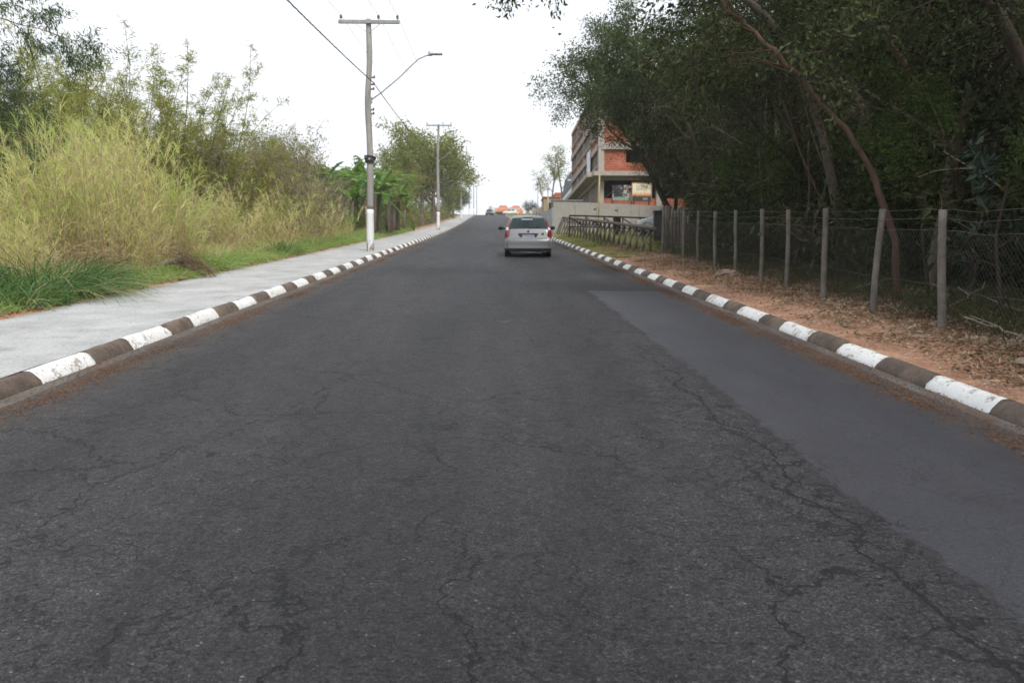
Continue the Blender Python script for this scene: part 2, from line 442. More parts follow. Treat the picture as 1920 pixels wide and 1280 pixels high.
def m_ground():
    t = NT('bare_earth'); c = t.co(); x, y, z = t.sep(c)[0:3]
    f = t.noise(c, 1.6, 8, 0.72); g = t.noise(c, 26, 6, 0.78)
    soil = t.ramp(t.math('ADD', t.math('MULTIPLY', f, 0.5), t.math('MULTIPLY', g, 0.5)), [(0.38, (0.14, 0.072, 0.045)), (0.48, (0.40, 0.215, 0.135)), (0.60, (0.62, 0.39, 0.265))])
    litter = t.ramp(g, [(0.33, (0.030, 0.019, 0.013)), (0.55, (0.10, 0.064, 0.044)), (0.72, (0.20, 0.145, 0.10))])
    grass = t.ramp(t.math('ADD', t.math('MULTIPLY', f, 0.6), t.math('MULTIPLY', g, 0.4)), [(0.36, (0.085, 0.10, 0.03)), (0.52, (0.16, 0.165, 0.06)), (0.66, (0.30, 0.24, 0.11))])
    wob = t.math('MULTIPLY', t.math('SUBTRACT', t.noise(c, 0.9, 5), 0.5), 1.9)
    fl = t.mapr(t.math('ADD', x, wob), 5.0, 5.9)
    col = t.mix(fl, soil, litter)
    far = t.mapr(t.math('ADD', y, t.math('MULTIPLY', wob, 2.5)), 25.0, 28.5)
    rightside = t.mapr(x, 0.0, 0.5)
    col = t.mix(t.math('MULTIPLY', t.math('MULTIPLY', far, rightside), t.mapr(f, 0.28, 0.45)), col, grass)
    lf = t.mapr(t.math('ADD', x, t.math('MULTIPLY', wob, 0.35)), -7.0, -7.7)
    col = t.mix(lf, col, t.ramp(g, [(0.35, (0.035, 0.035, 0.015)), (0.65, (0.15, 0.12, 0.06))]))
    return t.fin(col, 0.95, normal=t.bump(t.math('ADD', g, f), 0.9, 0.03), spec=0.15)

def m_gutter():
    t = NT('gutter_concrete'); c = t.co()
    f = t.noise(t.co((3, 0.6, 1)), 2.0, 6, 0.7); g = t.noise(c, 45, 4, 0.7)
    col = t.ramp(f, [(0.3, (0.065, 0.057, 0.052)), (0.5, (0.115, 0.104, 0.097)), (0.7, (0.17, 0.155, 0.142))])
    col = t.mix(1.0, col, t.ramp(g, [(0.32, (0.7, 0.7, 0.7)), (0.62, (1.12, 1.12, 1.12))]), 'MULTIPLY')
    col = t.mix(t.math('MULTIPLY', t.mapr(t.noise(t.co((5, 0.9, 1)), 1.3, 6, 0.7), 0.5, 0.68), 0.7), col, (0.145, 0.068, 0.032))
    return t.fin(col, 0.9, normal=t.bump(g, 0.6, 0.006), spec=0.3)

def m_brick():
    t = NT('hollow_brick'); c = t.co()
    x, y, z = t.sep(c)[0:3]
    u = t.math('ADD', x, y)
    v = t.n('ShaderNodeCombineXYZ', {0: u, 1: z, 2: 0.0}).outputs[0]
    b = t.n('ShaderNodeTexBrick', {'Vector': v, 'Color1': (0.42, 0.125, 0.065, 1), 'Color2': (0.30, 0.085, 0.05, 1), 'Mortar': (0.36, 0.25, 0.19, 1), 'Scale': 2.6, 'Mortar Size': 0.025, 'Bias': 0.0, 'Brick Width': 0.8, 'Row Height': 0.5})
    f = t.noise(c, 1.5, 5, 0.6)
    col = t.mix(1.0, b.outputs['Color'], t.ramp(f, [(0.3, (0.75, 0.75, 0.75)), (0.7, (1.2, 1.2, 1.2))]), 'MULTIPLY')
    return t.fin(col, 0.9, normal=t.bump(b.outputs['Fac'], 0.5, 0.02), spec=0.2)

def m_rooftile():
    t = NT('roof_tile'); c = t.co(); x, y, z = t.sep(c)[0:3]
    w = t.math('SINE', t.math('MULTIPLY', x, 18.0))
    f = t.noise(c, 2.0, 4)
    col = t.ramp(t.math('ADD', t.math('MULTIPLY', w, 0.12), f), [(0.3, (0.32, 0.075, 0.04)), (0.7, (0.62, 0.20, 0.11))])
    return t.fin(col, 0.8, normal=t.bump(w, 0.6, 0.04), spec=0.3)

def m_corrugated():
    t = NT('corrugated_sheet'); c = t.co(); x, y, z = t.sep(c)[0:3]
    w = t.math('SINE', t.math('MULTIPLY', z, 48.0))
    f = t.noise(c, 1.5, 4)
    col = t.ramp(f, [(0.3, (0.42, 0.44, 0.46)), (0.7, (0.58, 0.60, 0.62))])
    return t.fin(col, 0.5, 0.2, normal=t.bump(w, 0.9, 0.04))

def m_carpaint(name, col, rough=0.32, metal=0.75):
    t = NT(name); c = t.co()
    f = t.noise(c, 2.2, 5, 0.6)
    dirt = t.mapr(t.sep(c)[2], 0.75, 0.25)
    base = t.mix(t.math('MULTIPLY', dirt, 0.35), col, tuple(0.5 * v + 0.5 * w for v, w in zip((0.25, 0.22, 0.19), col)))
    r = t.mapr(f, 0.3, 0.7, rough * 0.8, rough * 1.3)
    return t.fin(base, r, metal, coat=0.35, **{'Coat Roughness': 0.12})

def m_glass(name='car_glass', tint=(0.012, 0.022, 0.022), rough=0.08):
    t = NT(name); c = t.co()
    f = t.noise(c, 3.0, 4)
    col = t.ramp(f, [(0.3, tuple(v * 0.7 for v in tint)), (0.7, tuple(v * 1.4 for v in tint))])
    return t.fin(col, rough, 0.0, spec=0.42)

M = {}
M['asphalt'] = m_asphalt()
M['sidewalk'] = m_concrete('sidewalk_concrete', (0.42, 0.422, 0.42), 0.22, dirt=(0.21, 0.20, 0.185), dirt_amt=0.8, scale=1.1, fine=30.0)
M['kerb_white'] = m_paint_kerb()
M['kerb_dark'] = m_concrete('kerb_bare', (0.125, 0.096, 0.078), 0.4, dirt=(0.30, 0.225, 0.165), dirt_amt=0.7, scale=5.0, fine=50.0)
M['gutter'] = m_gutter()
M['ground'] = m_ground()
M['post'] = m_concrete('post_concrete', (0.19, 0.168, 0.143), 0.4, streak=1, dirt=(0.075, 0.062, 0.048), dirt_amt=0.7, scale=5.0, fine=60.0)
M['wire'] = m_plain('galvanised_wire', (0.12, 0.12, 0.117), 0.5, 0.5)
M['bark'] = m_bark('bark_grey', (0.085, 0.066, 0.05), (0.20, 0.17, 0.14))
M['bark_red'] = m_bark('bark_reddish', (0.05, 0.031, 0.023), (0.145, 0.09, 0.066))
M['bark_dark'] = m_bark('bark_dark', (0.035, 0.027, 0.02), (0.085, 0.066, 0.05))
M['twig'] = m_bark('dry_twig', (0.20, 0.16, 0.125), (0.36, 0.30, 0.245))
M['dry_branch'] = m_bark('dry_branch', (0.25, 0.185, 0.155), (0.44, 0.36, 0.315))
M['wood_old'] = m_bark('weathered_wood', (0.10, 0.083, 0.068), (0.23, 0.195, 0.16))
M['wood_dark'] = m_bark('dark_stained_wood', (0.035, 0.026, 0.02), (0.085, 0.06, 0.045))
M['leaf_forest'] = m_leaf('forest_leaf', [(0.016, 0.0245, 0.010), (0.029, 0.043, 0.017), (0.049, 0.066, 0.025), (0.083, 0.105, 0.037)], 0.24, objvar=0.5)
M['leaf_brown'] = m_leaf('dull_vine_leaf', [(0.028, 0.030, 0.014), (0.052, 0.050, 0.026), (0.085, 0.078, 0.040), (0.06, 0.085, 0.03)], 0.22)
M['leaf_bright'] = m_leaf('fresh_leaf', [(0.040, 0.075, 0.018), (0.065, 0.11, 0.026), (0.095, 0.145, 0.038)], 0.35)
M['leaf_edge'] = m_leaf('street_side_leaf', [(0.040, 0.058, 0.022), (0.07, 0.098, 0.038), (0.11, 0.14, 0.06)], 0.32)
M['leaf_olive'] = m_leaf('olive_leaf', [(0.11, 0.14, 0.045), (0.18, 0.22, 0.07), (0.27, 0.29, 0.10), (0.36, 0.33, 0.15)], 0.42)
M['leaf_feather'] = m_leaf('feathery_leaf', [(0.055, 0.095, 0.040), (0.095, 0.14, 0.062), (0.15, 0.195, 0.095)], 0.3)
M['leaf_bamboo'] = m_leaf('bamboo_leaf', [(0.13, 0.165, 0.045), (0.24, 0.265, 0.075), (0.38, 0.37, 0.12), (0.50, 0.43, 0.17)], 0.42, objvar=0.35)
M['grass_tall'] = m_leaf('tall_grass_blade', [(0.40, 0.49, 0.16), (0.54, 0.60, 0.24), (0.66, 0.65, 0.31), (0.75, 0.67, 0.40)], 0.5, clump=0.7, objvar=.5)
M['grass_dry'] = m_leaf('dry_straw', [(0.38, 0.26, 0.165), (0.56, 0.42, 0.28), (0.70, 0.57, 0.42)], 0.35, clump=0.6)
M['grass_green'] = m_leaf('green_grass_blade', [(0.10, 0.20, 0.05), (0.19, 0.32, 0.085), (0.28, 0.41, 0.14), (0.38, 0.45, 0.19)], 0.42, clump=0.6)
M['grass_deep'] = m_leaf('deep_green_grass', [(0.035, 0.085, 0.026), (0.075, 0.15, 0.050), (0.14, 0.235, 0.095)], 0.3)
M['grass_wood'] = m_leaf('woodland_grass', [(0.028, 0.045, 0.013), (0.05, 0.07, 0.022), (0.09, 0.085, 0.035)], 0.22)
M['lawn'] = m_leaf('verge_grass_blade', [(0.13, 0.18, 0.045), (0.22, 0.26, 0.08), (0.38, 0.33, 0.15)], 0.3, clump=0.8)
M['banana'] = m_leaf('banana_leaf', [(0.07, 0.155, 0.034), (0.13, 0.24, 0.055), (0.22, 0.31, 0.085)], 0.42, rough=0.4)
M['dead_leaf'] = m_leaf('dead_leaf', [(0.12, 0.068, 0.044), (0.25, 0.16, 0.10), (0.38, 0.27, 0.18), (0.54, 0.43, 0.32)], 0.1)
M['needle'] = m_leaf('orange_debris', [(0.085, 0.040, 0.022), (0.17, 0.078, 0.036), (0.27, 0.14, 0.07)], 0.1)
M['steel_grey'] = m_plain('grey_steel', (0.34, 0.35, 0.36), 0.45, 0.5)
M['cable'] = m_plain('black_cable', (0.03, 0.03, 0.032), 0.6)
M['thin_cable'] = m_plain('bare_cable', (0.18, 0.18, 0.185), 0.5, 0.4)
M['porcelain'] = m_plain('brown_porcelain', (0.11, 0.07, 0.05), 0.3)
M['arm_wood'] = m_bark('crossarm_wood', (0.24, 0.25, 0.24), (0.36, 0.37, 0.36))
M['pole_wood'] = m_bark('pole_wood', (0.24, 0.225, 0.21), (0.40, 0.38, 0.36), 6.0)
M['pole_conc'] = m_concrete('pole_concrete', (0.42, 0.40, 0.375), 0.15, streak=1, dirt=(0.2, 0.18, 0.16), dirt_amt=0.4)
def m_polepaint():
    t = NT('pole_whitewash'); c = t.co()
    f = t.noise(t.co((1, 1, 0.3)), 14, 6, 0.7)
    low = t.mapr(t.sep(c)[2], 0.55, 0.0, -0.05, 0.17)
    k = t.mapr(t.math('ADD', f, low), 0.56, 0.66)
    return t.fin(t.mix(k, (0.74, 0.74, 0.76), (0.24, 0.18, 0.14)), 0.8, spec=0.3)
M['whitewash'] = m_polepaint()
M['wall_conc'] = m_concrete('cast_wall_concrete', (0.37, 0.345, 0.315), 0.12, streak=1, dirt=(0.22, 0.195, 0.17), dirt_amt=0.4)
M['frame_conc'] = m_concrete('frame_concrete', (0.42, 0.375, 0.325), 0.15, streak=1, dirt=(0.23, 0.2, 0.17), dirt_amt=0.35)
M['brick'] = m_brick()
M['dark'] = m_plain('unlit_room', (0.03, 0.026, 0.025), 0.9)  # near-black colour stands in for the shade inside rooms and holes
M['grey_wall'] = m_plain('grey_render', (0.17, 0.18, 0.20), 0.8)
M['white_wall'] = m_plain('white_render', (0.72, 0.72, 0.72), 0.7, var=0.08)
M['roof'] = m_rooftile()
M['cream'] = m_plain('cream_render', (0.50, 0.42, 0.32), 0.8)
M['teal_glass'] = m_glass('teal_glass', (0.07, 0.20, 0.19), 0.15)
M['corrugated'] = m_corrugated()
M['ochre'] = m_plain('ochre_render', (0.34, 0.27, 0.15), 0.8)
M['banner_white'] = m_plain('white_sheet', (0.74, 0.76, 0.80), 0.7, var=0.06)
M['yellow_pipe'] = m_plain('yellow_pipe', (0.42, 0.33, 0.11), 0.6)
M['maroon'] = m_bark('maroon_wood', (0.06, 0.028, 0.022), (0.13, 0.062, 0.05))
M['black'] = m_plain('black_plastic', (0.016, 0.016, 0.017), 0.5)
M['rubber'] = m_plain('tyre_rubber', (0.02, 0.02, 0.021), 0.8)
M['silver'] = m_carpaint('silver_paint', (0.145, 0.150, 0.163), 0.40, 0.35)
M['dark_paint'] = m_carpaint('dark_grey_paint', (0.10, 0.12, 0.13))
M['white_paint'] = m_carpaint('white_paint', (0.78, 0.78, 0.78), 0.3, 0.0)
M['glass'] = m_glass()
M['red_lens'] = m_plain('red_lens', (0.20, 0.016, 0.018), 0.2, var=0.2, coat=1.0)
M['clear_lens'] = m_plain('clear_lens', (0.55, 0.55, 0.56), 0.15, coat=1.0)
M['rim'] = m_plain('alloy', (0.4, 0.4, 0.41), 0.35, 0.8)
M['plate'] = m_plain('plate_white', (0.62, 0.64, 0.68), 0.4, var=0.05)
M['plate_blue'] = m_plain('plate_blue', (0.02, 0.05, 0.25), 0.4)
M['plate_ink'] = m_plain('plate_ink', (0.03, 0.04, 0.09), 0.5)
M['stone'] = m_plain('field_stone', (0.27, 0.20, 0.15), 0.9, bump=0.6, bdist=0.02)
M['pebble'] = m_leaf('pebble', [(0.20, 0.13, 0.10), (0.32, 0.23, 0.18), (0.48, 0.40, 0.34)], 0.0)
M['trim_dark'] = m_plain('dark_trim', (0.035, 0.035, 0.037), 0.55)
M['hill'] = m_plain('hill_scrub', (0.16, 0.13, 0.07), 0.95, var=0.5, scale=0.12)

# ------------------------------------------------------------------ setting: ground, road, gutters, kerbs, pavement, hill
def sheet(name, mat, xs, ys, zf, kind='structure'):
    X, Y = np.meshgrid(np.asarray(xs, float), np.asarray(ys, float))
    Z = zf(X, Y)
    nx = len(xs); ny = len(ys)
    i = np.arange(ny - 1)[:, None] * nx + np.arange(nx - 1)[None, :]
    q = np.stack([i, i + 1, i + nx + 1, i + nx], -1).reshape(-1, 4)
    mb = MB(); mb.add(np.stack([X, Y, Z], -1).reshape(-1, 3), q, 0, True)
    return tag(mb.build(name, mat), kind=kind)

YS = np.concatenate([[-60, -30, -12, -6], np.arange(-3, 42, 0.3), np.arange(42, 95, 1.0), np.arange(95, 250, 4), np.arange(250, 300, 10), [320, 400, 600, 1000, 1800]])
XG = np.concatenate([[-1200, -600, -300, -150, -90, -60, -45, -34], np.arange(-28, -7.2, 0.5), np.arange(-7.2, -6.5, 0.15), [-6.5, -6.42, -4.3, -4.1, -2, 0, 2, 4.0, 4.04, 4.07, 4.12], np.arange(4.2, 8, 0.16), np.arange(8, 20, 0.5), [20, 26, 34, 45, 60, 90, 150, 300, 600, 1200]])
sheet('ground', M['ground'], XG, YS, gz)
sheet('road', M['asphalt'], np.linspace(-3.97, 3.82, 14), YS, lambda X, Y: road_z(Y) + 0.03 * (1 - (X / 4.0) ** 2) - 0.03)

def kerb_line(side, name, start, white, dark):
    """a run of cast kerb stones, painted white and bare in turn"""
    prof = ([(4.04, -0.03), (4.06, 0.02), (4.105, 0.072), (4.125, 0.090), (4.15, 0.101), (4.185, 0.104), (4.215, 0.101), (4.245, -0.05)] if side < 0 else
            [(3.87, -0.03), (3.89, 0.02), (3.94, 0.068), (3.96, 0.083), (3.985, 0.092), (4.02, 0.094), (4.045, 0.088), (4.075, -0.05)])
    rng = np.random.default_rng(11 if side < 0 else 12)
    b = []; y = start; w = True; kinds = []
    while y < 250:
        L = (white if w else dark) * rng.uniform(0.9, 1.1)
        b.append(y); kinds.append(w); y += L; w = not w
    ys = []; mk = []; stone = []; joint = []
    y0 = start - 12
    pre = np.arange(y0, start, 0.12)
    ys += list(pre); mk += [1 if (start - v) % (white + dark) < dark else 0 for v in pre]
    for k in range(len(b) - 1):
        n = max(2, int((b[k + 1] - b[k]) / (0.045 if b[k] < 18 else 0.2 if b[k] < 60 else 0.6)))
        g = 0.012
        for v in np.concatenate([[b[k], b[k] + g], np.linspace(b[k] + g, b[k + 1] - g, n)[1:]]):
            ys.append(v); mk.append(0 if kinds[k] and v > b[k] else 1); stone.append(k); joint.append(1.0 if v == b[k] else 0.0)
    ys = np.array(ys); m = len(prof)
    npre = len(ys) - len(stone)
    stone = np.array([0] * npre + stone); joint = np.array([0.0] * npre + joint)
    so = rng.normal(0, 0.007, (len(b) + 2, 3)); ox = so[stone, 0] * (1 - joint); oz = so[stone, 1] * (1 - joint) - 0.012 * joint
    V = np.zeros((len(ys), m, 3))
    chip = np.clip(sn(ys * 3.1, ys * 0.7 + 5, 1.0) - 0.62, 0, 1) * 0.16 * (1 if side < 0 else 0.5)
    for j, (px, pz) in enumerate(prof):
        n1 = sn(ys * 2.2 + 3 * j, ys * 0.3, 1.7) * 0.006 + sn(ys * 9 + j, ys * 2, 1.3) * 0.003
        k = 1.0 if 2 <= j <= 5 else 0.0
        V[:, j, 0] = side * (px + n1 + ox + 0.012 * joint + (chip * 0.6 if j in (2, 3, 4) else 0))
        V[:, j, 1] = ys + 0.012 * sn(ys * 1.1 + 7 * j, ys * .3 + j, 2.0) * (ys > 3)
        V[:, j, 2] = road_z(ys) + pz + (n1 * 0.8 + oz) * k - (chip * (0.85 if j in (3, 4) else 0.3) if k else 0)
    i = np.arange(len(ys) - 1)[:, None] * m + np.arange(m - 1)[None, :]
    q = np.stack([i, i + 1, i + m + 1, i + m], -1)
    if side > 0: q = q[..., ::-1]
    mk = np.array(mk)[:-1]
    mb = MB()
    verts = V.reshape(-1, 3)
    mb.add(verts, q[mk == 0].reshape(-1, 4), 0, True)
    n0 = mb.n
    mb.add(verts, q[mk == 1].reshape(-1, 4), 1, True)
    return tag(mb.build(name, [M['kerb_white'], M['kerb_dark']]), kind='structure')
kerb_line(-1, 'kerb', 7.26, 1.10, 0.86)
kerb_line(1, 'kerb', 6.05, 1.0, 0.86)

def gutter(side, name, inner, outer):
    ys = np.concatenate([np.arange(-3, 30, 0.1), np.arange(30, 250, 0.7)])
    e = inner + 0.05 * sn(ys, ys * 0.2, 0.9) + 0.035 * sn(ys * 3, ys, 1.1) + 0.015 * sn(ys * 9, ys, 1.3)
    mb = MB(); cols = []
    for t in (0.0, 0.25, 0.6, 1.0):
        x = e + (outer - e) * t
        zz = road_z(ys) + 0.006 + (-0.012 if 0 < t < 1 else 0) + (0.004 if t == 0 else 0)
        zz = zz + 0.03 * (1 - (x / 4.0) ** 2) - 0.03 + (-0.03 if t == 0 else 0.004 if t < 1 else 0.012)
        cols.append(np.stack([side * x, ys, zz], -1))
    V = np.stack(cols, 1); m = 4
    i = np.arange(len(ys) - 1)[:, None] * m + np.arange(m - 1)[None, :]
    q = np.stack([i, i + 1, i + m + 1, i + m], -1).reshape(-1, 4)
    if side > 0: q = q[:, ::-1]
    mb.add(V.reshape(-1, 3), q[:, ::-1], 0, True)
    return tag(mb.build(name, M['gutter']), kind='structure')
gutter(-1, 'gutter', 3.70, 4.02)
gutter(1, 'gutter', 3.53, 3.84)

def pavement():
    ys = np.concatenate([np.arange(-3, 40, 0.25), np.arange(40, 250, 1.0)])
    inner = 6.5 + 0.05 * sn(ys, ys * 0.1, 0.8) + 0.04 * sn(ys * 4, ys, 0.9) + 0.02 * sn(ys * 11, ys, 0.9)
    rows = []
    for t in np.linspace(0, 1, 9):
        x = 4.20 + (inner - 4.20) * t
        rows.append(np.stack([-x, ys, road_z(ys) + 0.106 + 0.006 * sn(x, ys, 1.5) + 0.004 * t], -1))
    rows.append(np.stack([-(inner + 0.02), ys, road_z(ys) + 0.02], -1))
    V = np.stack(rows, 1); m = V.shape[1]
    i = np.arange(len(ys) - 1)[:, None] * m + np.arange(m - 1)[None, :]
    q = np.stack([i, i + m, i + m + 1, i + 1], -1).reshape(-1, 4)
    mb = MB(); mb.add(V.reshape(-1, 3), q[:, ::-1], 0, True)
    return tag(mb.build('sidewalk', M['sidewalk']), kind='structure')
pavement()

def hill():
    xs = np.linspace(-140, -14, 40); ys = np.linspace(120, 330, 30)
    def zf(X, Y):
        d = np.exp(-((X + 62) / 34) ** 2 - ((Y - 215) / 60) ** 2)
        return road_z(np.minimum(Y, 232)) * 1.0 - 3 + d * 19 + sn(X, Y, 0.08) * 1.2
    return sheet('hill', M['hill'], xs, ys, zf)
hill()

# debris washed along the gutters, dead leaves and clods on the earth
def scatter_debris():
    mb = MB(); rng = np.random.default_rng(5)
    for side, xc, n in ((-1, 3.70, 26000), (1, 3.53, 40000), (-1, 3.98, 7000), (1, 3.83, 9000)):
        y = 3.0 + rng.random(n) ** 1.6 * 42
        x = side * (xc + rng.normal(0, 0.085, n) * (1 + .8 * (rng.random(n) < .15)) + 0.05 * sn(y, y * 0.2, 0.9))
        keep = sn(y * 1.3, x * 0, 1.0) + rng.normal(0, 0.35, n) > -0.15
        x, y = x[keep], y[keep]
        d = rng.normal(size=(len(x), 3)) * np.array([1, 1, 0.15])
        mb.leaves(np.stack([x, y, road_z(y) - 0.016 + rng.random(len(x)) * 0.012], -1), d, rng.uniform(0.008, 0.036, len(x)), rng.uniform(0.003, 0.008, len(x)), 0, rng)
    return tag(mb.build('gutter_debris', M['needle']), kind='stuff')
scatter_debris()

def leaf_litter():
    mb = MB(); rng = np.random.default_rng(6)
    n = 80000
    y = 6.5 + rng.random(n) ** 1.5 * 30
    x = 4.25 + np.abs(rng.normal(1.7, 1.5, n))
    keep = rng.random(n) < np.clip((x - 4.15) / 1.5 + .35 * sn(x, y, 1.6), 0.06, 1)
    x, y = x[keep], y[keep]
    d = rng.normal(size=(len(x), 3)) * np.array([1, 1, 0.35])
    mb.leaves(np.stack([x, y, gz(x, y) + 0.015 + rng.random(len(x)) * 0.03], -1), d, rng.uniform(0.02, 0.095, len(x)), rng.uniform(0.01, 0.035, len(x)), 0, rng)
    n = 3000
    y = 8 + rng.random(n) * 30; x = -(6.6 + np.abs(rng.normal(0, 0.22, n)))
    d = rng.normal(size=(n, 3)) * np.array([1, 1, 0.3])
    mb.leaves(np.stack([x, y, gz(x, y) + 0.02], -1), d, rng.uniform(0.03, 0.10, n), rng.uniform(0.015, 0.04, n), 0, rng)
    return tag(mb.build('fallen_leaves', M['dead_leaf']), kind='stuff')
leaf_litter()

def pebbles():
    rng = np.random.default_rng(16); mb = MB(); n = 2600
    y = 5.5 + rng.random(n) ** 1.4 * 26; x = 4.12 + np.abs(rng.normal(.5, .55, n))
    r = rng.uniform(.006, .024, n) * (1 + (rng.random(n) < .04) * 1.2)
    z = gz(x, y)
    base = np.array([(1, 0, 0), (0, 1, 0), (-1, 0, 0), (0, -1, 0), (.1, .1, .75), (0, 0, -.6)])
    V = base[None] * r[:, None, None] * rng.uniform(.7, 1.3, (n, 6, 1)) + np.stack([x, y, z], -1)[:, None, :]
    F = np.array([(0, 1, 4), (1, 2, 4), (2, 3, 4), (3, 0, 4), (1, 0, 5), (2, 1, 5), (3, 2, 5), (0, 3, 5)])
    mb.add(V.reshape(-1, 3), (F[None] + (np.arange(n) * 6)[:, None, None]).reshape(-1, 3))
    return tag(mb.build('gravel', M['pebble']), kind='stuff')
def rock_mb(rng, s):
    mb = MB()
    bm = []
    n = 7; m = 9
    vs = [(0, 0, -0.5)]
    for i in range(1, n):
        a = math.pi * i / n
        for j in range(m):
            b = 2 * math.pi * j / m
            r = 1 + rng.uniform(-0.22, 0.22)
            vs.append((math.sin(a) * math.cos(b) * r * 0.5, math.sin(a) * math.sin(b) * r * 0.42, -math.cos(a) * r * 0.28))
    vs.append((0, 0, 0.3))
    fs = [(0, 1 + (j + 1) % m, 1 + j) for j in range(m)]
    for i in range(n - 2):
        for j in range(m):
            a = 1 + i * m + j; b = 1 + i * m + (j + 1) % m
            fs.append((a, b, b + m, a + m))
    e = 1 + (n - 2) * m; t = len(vs) - 1
    fs += [(e + j, e + (j + 1) % m, t) for j in range(m)]
    mb.add(np.array(vs) * np.array(s), fs, 0, False)
    return mb
pebbles()
rr = np.random.default_rng(3)
for (px, Y, X, s, lab) in [
        (0, 18.0, 5.35, (0.55, 0.40, 0.40), 'pale weathered stone lying against the foot of a fence post'),
        (0, 9.1, 4.95, (0.42, 0.22, 0.10), 'flat pale slab of stone lying on the red earth before the first fence post'),
        (0, 27.2, 4.6, (0.9, 0.5, 0.10), 'flat grey slab lying where the verge grass meets the red earth'),
        (0, 7.2, 4.9, (0.28, 0.2, 0.18), 'small brown clod of earth beside the kerb in front of the wire fence')]:
    o = rock_mb(rr, s).build('stone', M['stone'], loc=(X, Y, float(gz(X, Y)) + s[2] * 0.12))
    o.rotation_euler = (0, 0, rr.uniform(0, 3))
    tag(o, lab, 'stone')

X, Y = rx(943, 11.4), 11.4
o = thing('valve_cover', (X, Y, float(road_z(Y)) + .03 * (1 - (X / 4) ** 2) - .03), 'small round iron valve cover set in the asphalt between viewer and car', 'cover')
MB().lathe((0, 0, 0), [(.10, -.01), (.10, .004), (.078, .004), (.078, -.01)], 24).build('rim', M['gutter'], o)
MB().lathe((0, 0, 0), [(.0765, -.01), (.0765, .001), (.05, .002), (.012, .001), (.001, .001)], 24).build('lid', M['trim_dark'], o)

